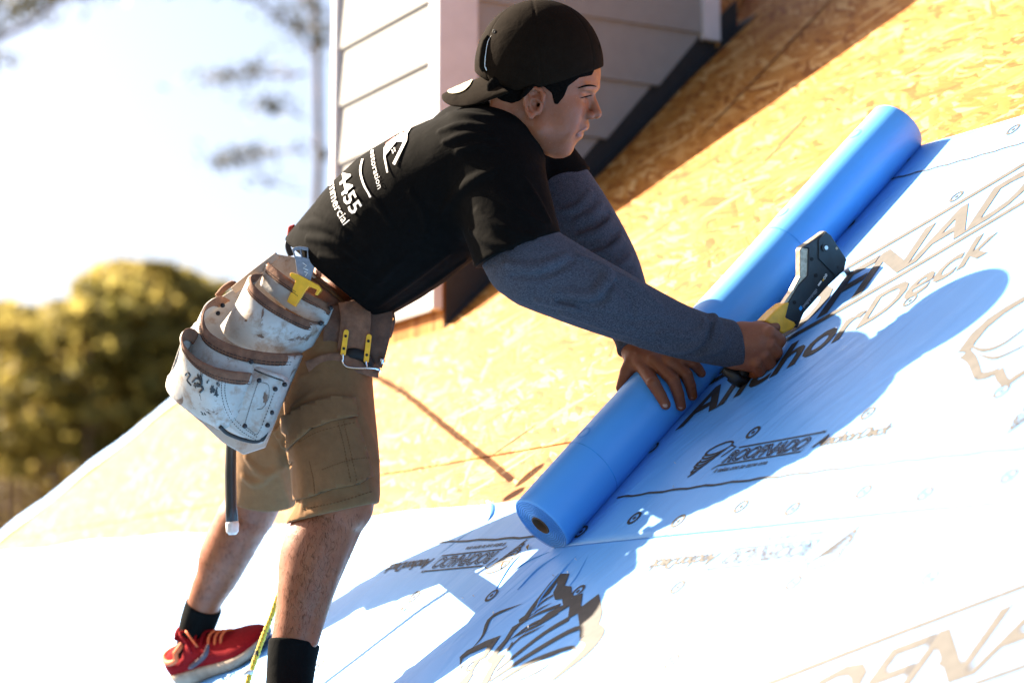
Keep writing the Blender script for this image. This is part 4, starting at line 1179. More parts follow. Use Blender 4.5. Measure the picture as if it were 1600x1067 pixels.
# visor: a curved bill pointing back and down
G = []
for j in range(17):
    s = -1+2*j/16; row = []
    bx = 756+50*abs(s)**2.2; by = 120+(25*abs(s)**1.35 if s < 0 else 6*s); bw = 82*s
    for i in range(9):
        t = -.10+1.10*i/8; L = (1-min(1, abs(s))**4.5)**.5
        x = bx-66*t*L; y = by+29*t*L+10*t*L*(max(0, -s)**1.0)-6*t*L*max(0, s)
        row.append(B(*hx(x, y, bw*(1-.12*t))))
    G.append(row)
m = MB().grid(G); visor = m.build('visor', M['capcloth'], cap, True); s_ = visor.modifiers.new('solid', 'SOLIDIFY'); s_.thickness = .0045; s_.offset = 0
s_ = visor.modifiers.new('sub', 'SUBSURF'); s_.levels = 1; s_.render_levels = 2
def visor_pt(u, v_):
    """bilinear point and normal on the bill (u across, v outwards)"""
    a = u*16; b = v_*8; i = min(15, int(a)); j = min(7, int(b)); fu, fv = a-i, b-j
    p = (np.array(G[i][j])*(1-fu)+np.array(G[i+1][j])*fu)*(1-fv)+(np.array(G[i][j+1])*(1-fu)+np.array(G[i+1][j+1])*fu)*fv
    n_ = np.cross(np.array(G[i+1][j])-G[i][j], np.array(G[i][j+1])-G[i][j]); n_ /= np.linalg.norm(n_)
    return p, n_ if n_@CAMUP > 0 else -n_
SG = []
for i in range(7):
    row = []
    for k in range(25):
        a = 2*math.pi*k/24; r_ = i/6; p, n_ = visor_pt(.46+.17*r_*math.cos(a), .58+.27*r_*math.sin(a)); row.append(p+n_*.0042)
    SG.append(row)
MB().grid(SG).build('gold_sticker', M['gold'], visor, True)
# raised white-edged letter on the front panel, seen edge on; small mark at the other side; eyelet
def cap_pt(x, y):
    X = hit(cap_all, [(x, y)], 3.6, 5)[0]; return X, normal(cap_all, X[None])[0]
lp = [(764, 57), (759, 66), (756.5, 78), (754.5, 92), (754, 104), (757, 111)]
P_ = []
for x, y in lp:
    X, n_ = cap_pt(x, y)
    if not np.isnan(X[0]): P_.append(X+n_*.002)
if len(P_) > 3:
    MB().tube(P_, [2.6*K, 4.6*K, 5.5*K, 5.5*K, 5.0*K, 3*K][:len(P_)], 8).build('emblem', M['capcloth'], cap, True)
    MB().tube([p+CAMR*5.0*K-CAMF*3*K for p in P_], 1.0*K, 6).build('emblem_edge', M['white_print'], cap, True)
X, n_ = cap_pt(772.5, 50); MB().tube([X+n_*.001+2.4*K*(math.cos(a)*CAMR*.7+math.sin(a)*CAMUP) for a in np.linspace(0, 6.283, 13)], .8*K, 6, False).build('eyelet', M['thread'], cap, True)
m = MB(); m.box(B(*hx(936, 92, -14)), CAMR*4*K+CAMUP*0, CAMUP*22*K, CAMF*26*K); bevel(m.build('rear_mark', M['capcloth'], cap), .002)

# ---- T-shirt
tf = Field()
tf.add(chain([(528, 426, 140, 98), (634, 341, 30, 117), (750, 264, -45, 97)]), .03)
tf.add(chain([(528, 426, 305, 98), (634, 338, 190, 117), (750, 258, 105, 96)]), .05)
tf.add(cone(770, 245, -40, 70, 770, 240, 85, 68), .04)                # yoke
tf.add(cone(735, 232, 30, 72, 785, 214, -10, 50), .03)                # towards the collar
tf.add(chain([(782, 302, -95, 76), (806, 382, -138, 72), (822, 432, -152, 72)]), .03)      # right sleeve
tf.add(chain([(858, 268, 165, 54), (898, 318, 155, 52)]), .03)        # left sleeve
body_t = tf
def pdir(a, b):
    d = B(*b)-B(*a); return d
hem = plane(B(520, 437, 150), B(520, 437, 150)-B(520+64, 437-77, 150)+0*CAMF)
class Cut:
    pass
sl_r = plane(B(811, 392, -138), pdir((811, 392, -138), (811+50, 392+122, -150)))
sl_l = plane(B(878, 297, 160), pdir((878, 297, 160), (878+60, 297+80, 150)))
tee = Field()
tors = Field()
for it in tf.items[:-3]: tors.items.append(it)
slr = Field(); slr.items = tf.items[-3:-1]; sll = Field(); sll.items = tf.items[-1:]
def tee_core(P):
    a = smax(tors(P, False), hem(P), .006)
    r_ = smax(slr(P, False), sl_r(P), .004); l_ = smax(sll(P, False), sl_l(P), .004)
    # the sleeve is open: hollow it round the arm
    return smin(smin(a, r_, .028), l_, .02)
tee.add(lambda P: np.minimum(1., tee_core(P)), .0001)
# folds
FOLDS = [([(688, 205), (720, 196), (760, 198)], 5), ([(695, 222), (730, 212), (775, 216)], 4.5), ([(716, 236), (745, 228), (778, 232)], 4), ([(700, 178), (730, 180), (770, 184)], 4.5),
         ([(694, 330), (718, 300), (744, 280), (770, 268)], 8), ([(590, 478), (640, 440), (700, 396)], 5), ([(612, 484), (668, 448), (725, 408)], 5), ([(640, 478), (690, 452), (738, 418)], 4.5), ([(566, 470), (600, 430), (640, 395)], 4.5),
         ([(470, 352), (500, 350), (540, 372)], 6), ([(480, 372), (520, 378), (560, 402)], 5), ([(492, 330), (520, 345), (545, 368)], 5), ([(500, 400), (545, 412), (590, 440)], 4.5),
         ([(772, 300), (800, 322), (850, 352)], 4), ([(745, 330), (775, 352), (835, 372)], 4.5), ([(735, 360), (765, 380), (810, 390)], 4), ([(820, 280), (838, 310), (858, 345)], 4), ([(560, 300), (590, 320), (610, 350)], 4), ([(640, 300), (660, 330), (665, 365)], 4)]
for pts, r in FOLDS: tee.items += fold(tee, pts, r, k=9, sink=.45)
# neck opening
tee.add(cone(792, 218, -14, 51, 850, 165, -34, 60), .006, '-')
lo, hi = bounds(tf, .02)
shirt = skin('t_shirt', tee, .0034, M['tee'], man, lo, hi)
# collar rib
cr = []
for k in range(28):
    a = 2*math.pi*k/28; ax_ = B(850, 165, -34)-B(792, 218, -14); ax_ /= np.linalg.norm(ax_)
    e1 = np.cross(ax_, CAMF); e1 /= np.linalg.norm(e1); e2 = np.cross(ax_, e1)
    cr.append(B(793, 214, -14)+(e1*math.cos(a)+e2*math.sin(a))*51*K)
MB().tube(cr+[cr[0]], 5.2*K, 8, False).build('collar', M['tee'], shirt, True)
# print on the back, laid on along the back's own normal
tee_plain = Field().add(lambda P: np.minimum(1., tee_core(P)), .0001)
def shirt_print(V_, F_, name, mat, step=3.0):
    """flat print: outline in picture units, laid on the cloth"""
    bm = bmesh.new(); bv = [bm.verts.new((p[0], p[1], 0)) for p in V_]
    for q in F_:
        try: bm.faces.new([bv[i] for i in q])
        except ValueError: pass
    cut_grid(bm, step); bm.verts.ensure_lookup_table(); bm.verts.index_update()
    Xs = hit(tee, [(v.co.x, v.co.y) for v in bm.verts]); ok = ~np.isnan(Xs[:, 0]); Xs = np.nan_to_num(Xs); Ns = normal(tee, Xs)
    fs = [tuple(l.index for l in q.verts) for q in bm.faces if all(ok[l.index] for l in q.verts)]; bm.free()
    if fs: return mesh_obj(name, Xs+Ns*.0024, fs, mat, shirt)
def shirt_text(txt, path, up, bold, name='printed_text'):
    """letters set along a curved line over the back"""
    V_, F_ = text_polys(txt, 1.0, 0, bold, 1.0, 2); w = V_[:, 0].max(); q = spline(path, 60)
    s_ = np.r_[0, np.cumsum(np.linalg.norm(np.diff(q, axis=0), axis=1))]; s_ /= s_[-1]
    out = []
    for x, y in V_:
        t = max(0, min(1, x/w)); c = np.array([np.interp(t, s_, q[:, 0]), np.interp(t, s_, q[:, 1])]); out.append(c+np.array(up)*y/.72)
    return shirt_print(out, F_, name, M['white_print'])
# ---- words and emblem on the shirt's back
zs = lambda q: [(500+x/4.85, 160+y/4.85) for x, y in q]
shirt_text('estoration', [(579.5, 237), (583, 262), (591.5, 297)], (8, -5), .0)
shirt_text('4455', [(531, 277), (538, 311), (551.5, 337)], (16.5, -14.5), .018)
shirt_text('mmercial', [(515.5, 290), (522, 322), (537.5, 353)], (11, -9), .004)
q = spline([(567.5, 250), (564.2, 268), (569, 288), (579.5, 309.5)], 16)
shirt_print(np.vstack([q-[1.5, -.4], q+[1.5, -.4]]), [(i, i+1, i+17, i+16) for i in range(15)], 'printed_line', M['white_print'])
V_ = zs([(490, 352), (520, 312), (600, 255), (700, 190), (668, 245), (664, 296), (572, 482), (554, 468), (636, 308), (582, 308), (500, 412), (522, 535), (511, 540), (489, 430)])
shirt_print(V_, [(0, 1, 9, 10), (1, 2, 8, 9), (2, 3, 4, 8), (4, 5, 8), (5, 6, 7, 8), (0, 10, 13), (10, 11, 12, 13)], 'printed_roof', M['white_print'])
V_ = zs([(500, 322), (600, 244), (705, 180), (760, 130), (845, 60), (836, 78), (770, 145), (712, 190), (604, 254), (508, 330)])
shirt_print(V_, [(0, 1, 8, 9), (1, 2, 7, 8), (2, 3, 6, 7), (3, 4, 5, 6)], 'printed_roof', M['red_print'])
for x, y in ((553, 372), (569, 356), (558, 388), (573, 374)): shirt_print(zs([(x-6, y-4), (x+4, y-7), (x+6, y+4), (x-4, y+7)]), [(0, 1, 2, 3)], 'printed_window', M['white_print'], 50)
# ---- grey undershirt sleeves
def sleeve(pts, name, folds, c0, c1, grooves=()):
    s_ = Field(); s_.add(chain(pts), .01)
    base = Field(); base.items = list(s_.items)
    for q, r in folds: s_.items += fold(base, q, r*1.35, k=8, sink=.25, n=14)
    for q, r in grooves: s_.items += fold(base, q, r*1.2, k=6, sink=.25, op='-', n=14)
    s_.add(c1, .004, '&')
    lo, hi = bounds(base, .012)
    return skin(name, s_, .0030, M['grey_knit'], man, lo, hi)
cuff_r = plane(B(1151, 539, -78), pdir((1115, 533, -88), (1151, 539, -78))+CAMUP*.012)
sleeve([(800, 350, -115, 60), (822, 405, -140, 66), (880, 438, -140, 61), (940, 466, -138, 55), (1010, 497, -122, 47), (1060, 517, -108, 42), (1110, 531, -90, 38), (1156, 540, -77, 37)], 'undershirt_sleeve',
       [([(790, 412), (840, 418), (885, 398)], 6), ([(868, 455), (925, 462), (948, 432), (938, 415)], 8), ([(840, 470), (900, 478), (930, 470)], 6), ([(905, 400), (948, 424), (952, 455)], 7), ([(960, 425), (1000, 450), (1030, 478)], 6), ([(1000, 540), (1060, 548), (1098, 530), (1100, 500)], 8), ([(1030, 520), (1080, 525), (1105, 512)], 5), ([(1090, 558), (1125, 540), (1128, 515)], 7), ([(1100, 478), (1118, 500), (1115, 530)], 5), ([(880, 490), (950, 512), (1010, 530)], 4)],
       None, cuff_r, [([(872, 470), (932, 474), (960, 440)], 5), ([(1040, 556), (1092, 546), (1112, 508)], 5), ([(800, 432), (850, 430), (895, 408)], 4), ([(905, 480), (970, 500), (1030, 500)], 4), ([(960, 440), (985, 470), (990, 500)], 4)])
cuff_l = plane(B(991, 546, 46), pdir((986, 520, 60), (993, 548, 44)))
sleeve([(858, 262, 165, 46), (872, 290, 160, 52), (898, 335, 140, 56), (928, 385, 122, 55), (952, 425, 100, 50), (974, 480, 78, 43), (990, 520, 62, 33), (996, 552, 44, 31)], 'undershirt_sleeve',
       [([(900, 345), (925, 335), (940, 318)], 6), ([(905, 370), (935, 362), (955, 345)], 7), ([(925, 395), (950, 392), (972, 372)], 6), ([(940, 415), (965, 418), (985, 400)], 5), ([(880, 330), (905, 322), (922, 300)], 5)], None, cuff_l, [([(905, 360), (932, 350), (952, 332)], 5), ([(925, 390), (950, 380), (968, 358)], 4)])

# ---- shorts
sf = Field()
sf.add(chain([(500, 515, 150, 68), (508, 580, 120, 68), (514, 640, 85, 70), (524, 720, 35, 68), (527, 800, -6, 63), (529, 830, -10, 62)]), .03)
sf.add(chain([(478, 520, 300, 62), (450, 610, 370, 62), (426, 700, 430, 57), (412, 770, 475, 53), (406, 810, 500, 52)]), .03)
sf.add(cone(495, 500, 140, 70, 482, 505, 310, 70), .03)
sf.add(cone(520, 470, 150, 62, 505, 470, 290, 66), .03)
sh_base = Field(); sh_base.items = list(sf.items)
SFOLD = [([(455, 640), (500, 612), (555, 612)], 5), ([(470, 700), (478, 760), (472, 800)], 6), ([(545, 720), (575, 735), (590, 720)], 5), ([(500, 790), (545, 782), (585, 765)], 4), ([(480, 802), (530, 795), (582, 780)], 4), ([(385, 715), (410, 740), (440, 730)], 7), ([(380, 745), (400, 755), (425, 740)], 6), ([(560, 640), (580, 690), (588, 730)], 5), ([(470, 590), (510, 585), (555, 592)], 5), ([(430, 700), (440, 750), (452, 790)], 5)]
for q, r in SFOLD: sf.items += fold(sh_base, q, r, k=10, sink=.35, n=12)
hem_r = plane(B(524, 801, 0), B(524+24, 801+110, -10)-B(524, 801, 0)); hem_l = plane(B(415, 786, 470), B(415-8, 786+100, 500)-B(415, 786, 470))
def leg_gate(P):
    """which leg: the right leg's hem rules the near half"""
    d = P@CAMF; x = 800+FPX*(P@CAMR)/d; w = (d-D0)/K
    return w > 230
def hems(P):
    g_ = leg_gate(P); return np.where(g_, hem_l(P), hem_r(P))
waist = plane(B(520, 452, 150), B(520+64, 452-77, 150)-B(520, 452, 150))
sf.add(lambda P: np.minimum(1, body_f(P)-.0075), .006)
sf.add(hems, .003, '&'); sf.add(waist, .004, '&')
lo, hi = bounds(sh_base, .012)
shorts = skin('shorts', sf, .0034, M['canvas'], man, lo, hi)
def patch(f, poly, off, th, name, mat, parent, t0=3.4, step=7.0, edge=1.5):
    """a piece of cloth or leather lying on a surface: picture outline, thickness th"""
    bm = bmesh.new(); bv = [bm.verts.new((p[0], p[1], 0)) for p in poly]; bm.faces.new(bv); cut_grid(bm, step)
    bmesh.ops.triangulate(bm, faces=[q for q in bm.faces if len(q.verts) > 4]); bm.verts.ensure_lookup_table(); bm.verts.index_update()
    X = hit(f, [(v.co.x, v.co.y) for v in bm.verts], t0); ok = ~np.isnan(X[:, 0]); X = np.nan_to_num(X); N_ = normal(f, X)
    fs = [tuple(l.index for l in q.verts) for q in bm.faces if all(ok[l.index] for l in q.verts)]; bm.free()
    o = mesh_obj(name, X+N_*off, fs, mat, parent, True)
    b_ = bmesh.new(); b_.from_mesh(o.data); bmesh.ops.delete(b_, geom=[v for v in b_.verts if not v.link_faces], context='VERTS')
    fl = [q for q in b_.faces if q.normal@Vector(CAMF) > 0]; bmesh.ops.reverse_faces(b_, faces=fl); b_.to_mesh(o.data); b_.free()
    s_ = o.modifiers.new('solid', 'SOLIDIFY'); s_.thickness = th; s_.offset = 1
    return o
def seam_line(f, pts, name, mat, parent, r=.9, n=24, off=.0006, dash=None):
    X = hit(f, spline(pts, n)); N_ = normal(f, np.nan_to_num(X)); P_ = [x+k*off for x, k in zip(X, N_) if not np.isnan(x[0])]
    m = MB()
    if dash:
        for i in range(0, len(P_)-1, 2): m.tube([P_[i], P_[i+1]], r*K, 5)
    elif len(P_) > 1: m.tube(P_, r*K, 5)
    return m.build(name, mat, parent)
patch(sf, [(447, 690), (470, 668), (520, 650), (556, 655), (570, 700), (581, 745), (560, 757), (520, 764), (488, 776), (462, 782), (458, 740)], .001, .004, 'cargo_pocket', M['canvas'], shorts)
patch(sf, [(428, 672), (448, 650), (480, 634), (520, 622), (552, 624), (556, 652), (520, 660), (490, 672), (468, 690), (452, 705), (440, 696)], .006, .004, 'pocket_flap', M['canvas'], shorts)
for q in ([(536, 660), (545, 700), (556, 752)], [(528, 662), (537, 700), (547, 754)], [(474, 795), (525, 785), (580, 768)], [(470, 692), (500, 676), (552, 662)], [(432, 668), (470, 648), (552, 632)], [(486, 722), (492, 750), (494, 772)], [(505, 735), (540, 722), (574, 716)]):
    seam_line(sf, q, 'seam', M['canvas_d'], shorts, .8, 40, .0050 if q[0][1] < 760 else .0008, dash=True)

lipc = [(921.5, 198.5), (918, 204), (912.5, 206.2), (914, 210), (910, 216), (904, 214), (899.5, 210.8), (905, 205.5), (914, 199.5)]
patch(body_f, lipc, .0001, .0005, 'lips', M['lip'], man, 3.6, 2.0)
# ---- socks and shoes
def sock(pts, name='sock'):
    f_ = Field(); f_.add(chain(pts), .01)
    a = pts[0]; b = pts[1]; f_.add(plane(B(*a[:3]), pdir(b[:3], a[:3])+CAMF*.004), .003, '&')
    for y0 in (0,):
        pass
    lo, hi = bounds(f_, .01); return skin(name, f_, .0034, M['sock'], man, lo, hi)
sock([(460, 1003, -32, 40.5), (456, 1030, -36, 38.5), (453, 1060, -40, 37), (448, 1100, -50, 35), (446, 1150, -66, 33), (446, 1200, -90, 30)])
sock([(319, 945, 606, 29.5), (312, 965, 618, 29), (304, 990, 634, 26.5), (298, 1012, 645, 23), (295, 1026, 652, 20)])
def shoe(heel, toe):
    """running shoe standing on the slope; heel, toe: (h, v) on the roof"""
    root = empty('shoe', (0, 0, 0)); root.parent = man
    a = rp(*heel, .006); b = rp(*toe, .006); L = .292; fx = (b-a)/np.linalg.norm(b-a); sx = np.cross(N, fx)
    P = lambda x, s, n_: a+fx*x+sx*s+N*n_
    xs = np.linspace(0, L, 26)
    wid = lambda x: np.interp(x, [0, .015, .06, .12, .18, .225, .26, .282, L], [.018, .031, .035, .035, .043, .047, .040, .027, .010])
    hgt = lambda x: np.interp(x, [0, .02, .05, .075, .10, .13, .17, .21, .25, .28, L], [.066, .078, .064, .068, .088, .078, .062, .052, .046, .036, .026])
    solet = lambda x: np.interp(x, [0, .03, .15, .25, L], [.034, .036, .026, .022, .024])
    soleb = lambda x: np.interp(x, [0, .03, .2, .26, L], [.006, .0, .0, .004, .014])
    G = []
    for x in xs:
        row = []; w, hh, s0 = wid(x), hgt(x), solet(x)-.004
        for k in range(17):
            t = math.pi*k/16; c, s_ = math.cos(t), math.sin(t)
            row.append(P(x, w*math.copysign(abs(c)**.8, c), s0+(hh-s0)*abs(s_)**.75))
        G.append(row)
    m = MB().grid(G); o1 = m.build('upper', M['red_shoe'], None, True)
    G = []
    for x in xs:
        w = wid(x)*1.07+.002; t_, b_ = solet(x), soleb(x); row = []
        for c, n_ in ((-.86, b_), (-1, b_+.006), (-1.03, (t_+b_)/2), (-1, t_), (-.9, t_+.002), (.9, t_+.002), (1, t_), (1.03, (t_+b_)/2), (1, b_+.006), (.86, b_)): row.append(P(x, w*c, n_))
        G.append(row)
    m = MB().grid(G, True); m.add(G[0], [tuple(range(10))]); m.add(G[-1], [tuple(range(10))[::-1]]); o2 = m.build('sole', M['sole'], None, True)
    # collar lining, tongue, laces, side stripe
    ring = [P(.052+.042*math.cos(q), .031*math.sin(q), .064+.010*abs(math.cos(q))**2+(.012 if math.cos(q) > .3 else 0)) for q in np.linspace(0, 2*math.pi, 25)]
    o3 = MB().tube(ring, .0058, 8, False).build('collar_lining', M['orange_shoe'], None, True)
    G = [[P(.092+.004*i, s*.022*(1-.03*i), .112-.0052*i-18*(s*.022)**2) for s in np.linspace(-1, 1, 7)] for i in range(10)]
    o4 = MB().grid(G).build('tongue', M['red_shoe'], None, True); o4.modifiers.new('solid', 'SOLIDIFY').thickness = .006
    ls = []
    for i in range(6):
        x = .112+.016*i; z0 = hgt(x)+.004
        m = MB(); m.tube(spline([P(x, -.026, z0-.016), P(x+.005, -.010, z0+.001), P(x+.008, .010, z0+.001), P(x+.012, .026, z0-.016)], 10), .0028, 6); ls.append(m.build('lace', M['red_shoe'] if i < 3 else M['orange_shoe'], None, True))
    for sg in (1, -1):
        m = MB(); m.tube(spline([P(.112, .0, .100), P(.120, .022*sg, .112), P(.135, .036*sg, .092), P(.128, .038*sg, .068)], 12), .0026, 6); ls.append(m.build('lace', M['red_shoe'], None, True))
        m = MB(); m.tube(spline([P(.112, .0, .100), P(.132, .016*sg, .104), P(.150, .034*sg, .074)], 10), .0022, 6); ls.append(m.build('lace', M['orange_shoe'], None, True))
    sd = 1 if (sx@CAMF) < 0 else -1
    m = MB(); q = spline([P(.085, sd*.0385, .040), P(.13, sd*.0385, .046), P(.165, sd*.0415, .056), P(.185, sd*.036, .070)], 12); m.tube(q, [.002]+[.006]*8+[.005, .004, .001], 6, True, (sx, .2)); o5 = m.build('side_stripe', M['dark_red'], None, True)
    off = Vector(man.location)
    for o in [o1, o2, o3, o4, o5]+ls: o.parent = root; o.location = -off
    return root
M['dark_red'] = simple('dark side stripe', (.05, .018, .030), .6)
def shoe_under(ank, toe_dir):
    """heel and toe on the roof for an ankle at this point"""
    q = ank-P0; d = np.array(toe_dir, float); d /= np.linalg.norm(d); hv = np.array([q@H, q@V])-d*.060
    return hv, hv+d*.29
shoe(*shoe_under(B(294, 1026, 652), (-.337, .134))); shoe(*shoe_under(B(446, 1205, -95), (-.20, .22)))

# ---- belt with hooks and loops
M['suede'] = simple('brown suede', (.17, .075, .040), .9, var=.35, scale=60, bumps=.4, bscale=180, bdist=.003)
M['suede_d'] = simple('worn dark suede', (.10, .045, .026), .85, var=.4, scale=50, bumps=.4, bscale=160, bdist=.003)
M['black_strap'] = simple('black webbing', (.012, .011, .010), .6, var=.3)
M['yellow_paint'] = simple('yellow enamel', (.85, .42, .02), .4, var=.12, scale=70)
M['chrome'] = simple('chrome wire', (.72, .72, .74), .15, 1.0, var=.03)
M['rivet'] = simple('dark rivet', (.035, .033, .036), .35, .8, var=.2)
M['red_plastic'] = simple('red plastic', (.48, .030, .012), .45, var=.1)
belt = empty('tool_belt', tuple(B(560, 520, 100)))
tag(belt, 'brown leather tool belt round the waist with two yellow hooks and a chrome wire loop', 'tool belt')
def strip(pts, halfw, th, name, mat, wdir, parent=None):
    """a strap through 3-D points, its width along wdir"""
    q = spline(pts, 20); G = []
    for i, p in enumerate(q):
        t = q[min(i+1, 19)]-q[max(i-1, 0)]; t /= np.linalg.norm(t); a = np.asarray(wdir, float); a = a-t*(a@t); a /= np.linalg.norm(a)
        hw = halfw[int(i/20*len(halfw))] if isinstance(halfw, (list, tuple)) else halfw
        G.append([p+a*hw*K*s for s in (-1, -.5, 0, .5, 1)])
    o = MB().grid(G).build(name, mat, parent, True); s_ = o.modifiers.new('solid', 'SOLIDIFY'); s_.thickness = th; s_.offset = 0
    bevel(o, .001, 1); return o
# belt band circles the hips under the shirt hem
bf = Field(); bf.add(lambda P: np.minimum(1, sf(P)-.007), .001)
bn = B(520+64, 437-77, 150)-B(520, 437, 150); bn /= np.linalg.norm(bn); bc = B(520, 487, 150)
bf.add(lambda P: np.abs((P-bc)@bn+.0)-.026, .003, '&')
lo, hi = bounds(sh_base, .03); skin('band', bf, .0040, M['suede_d'], belt, lo, hi)
w0 = 52
strip([B(552, 470, 60), B(556, 495, 48), B(553, 530, 46), B(549, 556, 52)], 24, .006, 'hammer_loop', M['suede'], CAMR, belt)
strip([B(590, 470, 70), B(594, 500, 62), B(586, 540, 60), B(578, 570, 70)], 20, .006, 'hammer_loop', M['suede_d'], CAMR, belt)
strip([B(527, 478, 66), B(522, 510, 52), B(520, 540, 56)], 16, .005, 'hammer_loop', M['suede_d'], CAMR, belt)
strip([B(600, 478, 110), B(606, 500, 100), B(600, 525, 110)], 12, .005, 'hammer_loop', M['suede_d'], CAMR, belt)
strip([B(480, 575, 40), B(520, 562, 40), B(560, 572, 48), B(592, 580, 70)], 11, .005, 'lower_strap', M['suede'], CAMUP, belt)
strip([B(462, 600, 60), B(505, 588, 50), B(545, 588, 56)], 12, .004, 'lower_strap', M['black_strap'], CAMUP, belt)
strip([B(566, 560, 62), B(566, 580, 62), B(562, 606, 70)], 5, .003, 'strap_end', M['black_strap'], CAMR, belt)
def hook(x0, y0, x1, y1, w):
    a, b = B(x0, y0, w), B(x1, y1, w); t = (b-a)/np.linalg.norm(b-a); s = np.cross(t, CAMF); s /= np.linalg.norm(s); r = 4.2*K
    ring = [a+s*r*math.cos(q)-t*r*math.sin(q) for q in np.linspace(0, math.pi, 7)]+[b-s*r*math.cos(q)+t*r*math.sin(q)*.6 for q in np.linspace(0, math.pi, 7)]
    m = MB(); m.prism(ring, CAMF*.003); o = bevel(m.build('yellow_hook', M['yellow_paint'], belt), .0008)
    for f_ in (.18, .75): mm = MB(); mm.disc(a+(b-a)*f_-CAMF*.0002, -CAMF, 2.4*K, .0012, 10); mm.build('rivet', M['rivet'], o)
hook(541, 519, 536, 553, 36); hook(576.5, 526, 572, 564, 40)
wire = [B(535.5, 553, 36), B(536, 560, 36), B(535, 565, 36), B(538, 570, 36), B(545, 574, 34), B(560, 575.5, 30), B(580, 575, 26), B(593, 577, 30), B(594, 579.5, 44), B(586, 581, 60), B(576, 578, 62), B(572.5, 570, 44), B(572, 564, 40)]
MB().tube(spline(wire, 60), 1.9*K, 8).build('wire_loop', M['chrome'], belt, True)
MB().ball(B(597, 563, 60), 5.5*K, 12, 8).build('ring_bolt', M['chrome'], belt, True)
m = MB(); m.tube(spline([B(593, 512, 80), B(600, 507, 70), B(609, 500, 74), B(612, 498, 84)], 12), 3.4*K, 8); m.build('clip', M['chrome'], belt, True)
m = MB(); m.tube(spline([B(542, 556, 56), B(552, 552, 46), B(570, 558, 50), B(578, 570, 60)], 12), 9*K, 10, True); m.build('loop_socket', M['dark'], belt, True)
m = MB(); m.box(B(446, 384, 190), CAMR*11*K+CAMUP*4*K, CAMUP*32*K+CAMR*4*K, CAMF*14*K); bevel(m.build('red_tab', M['red_plastic'], belt), .003)
strip([B(455, 400, 180), B(450, 384, 185), B(455, 366, 190)], 5, .004, 'tab_strap', M['black_strap'], CAMR, belt)

# ---- the leather pouch
def leather():
    m, nt, b = new_mat('worn white leather'); vec = coords(nt)
    big = noise(nt, vec, 9, 5, .6); mid = noise(nt, vec, 34, 5, .65); fine_ = noise(nt, vec, 120, 3)
    c = ramp(nt, big, [(.3, (.34, .30, .26)), (.55, (.44, .41, .375)), (.8, (.49, .465, .44))])
    c = mixc(nt, ramp(nt, mid, [(.50, (0, 0, 0)), (.70, (1, 1, 1))]), c, (.27, .18, .12))
    sc = noise(nt, coords(nt, (1, 1, 1), (0, 0, 0)), 21, 5, .7, .6)
    c = mixc(nt, ramp(nt, sc, [(.61, (0, 0, 0)), (.66, (1, 1, 1))]), c, (.16, .10, .07))
    nt.links.new(c, b.inputs['Base Color']); b.inputs['Roughness'].default_value = .62
    bump(nt, b, math_(nt, 'ADD', mid, math_(nt, 'MULTIPLY', fine_, .3)), .25, .004); return m
M['leather'] = leather()
M['leather_in'] = simple('leather inside', (.36, .27, .20), .85, var=.25, scale=40, bumps=.2)
M['black_smear'] = simple('black tar smear', (.020, .018, .018), .6, var=.4, scale=60)
M['brown_smear'] = simple('brown scuff', (.15, .08, .05), .8, var=.4, scale=60)
pouch = empty('tool_pouch', tuple(B(400, 550, 0)))
tag(pouch, 'worn off white leather tool pouch with brown suede rims hanging at the hip', 'tool pouch')
z3 = lambda q: [(240+p[0]/2.8075, 340+p[1]/2.8075)+tuple(p[2:]) for p in q]
PB = 66     # depth of the back panel
def pplate(poly, w, th, name, mat, parent, bev=.002):
    """stiff flat plate facing the picture"""
    P_ = [B(x, y, (w(x, y) if callable(w) else w)) for x, y in poly]; m = MB(); m.prism(P_, CAMF*th); return bevel(m.build(name, mat, parent), bev)
backp = z3([(540, 160), (440, 245), (372, 300), (300, 345), (225, 390), (190, 455), (130, 515), (70, 690), (62, 760), (150, 850), (210, 900), (300, 985), (395, 1040), (490, 1008), (545, 870), (600, 740), (650, 640), (760, 490), (845, 378), (700, 250), (625, 175)])
pw = lambda x, y: PB+(x-400)*.10+(600-y)*.12
back = pplate(backp, pw, .006, 'back_panel', M['leather'], pouch)
def pocket(rim, bot, bulge, name, parent, rimr=7.0, nrow=14, lip=None, seed=0):
    """pocket front: a wall from the open rim (picture x, y, depth) down to the bottom seam"""
    n = 26; R = spline(rim, n); Bt = spline(bot, n); G = []
    rg = np.random.default_rng(seed); ph = rg.random(3)*6
    for i in range(nrow):
        t = i/(nrow-1); row = []
        for j in range(n):
            q = R[j]*(1-t)+Bt[j]*t; s = j/(n-1)
            b_ = bulge*math.sin(math.pi*min(1, t*.92+.08))*math.sin(math.pi*s)**.6
            b_ += 4*math.sin(3.1*s*math.pi+ph[0]+2*t)*math.sin(math.pi*t)+2.5*math.sin(7*s+5*t+ph[1])*math.sin(math.pi*t)
            row.append(B(q[0], q[1], q[2]-b_))
        G.append(row)
    o = MB().grid(G).build(name, M['leather'], parent, True)
    s_ = o.modifiers.new('solid', 'SOLIDIFY'); s_.thickness = .004; s_.offset = 1 
    b_ = bmesh.new(); b_.from_mesh(o.data); fl = [q for q in b_.faces if q.normal@Vector(CAMF) > 0]
    if len(fl) > len(b_.faces)/2: bmesh.ops.reverse_faces(b_, faces=b_.faces[:])
    b_.to_mesh(o.data); b_.free()
    return o, G
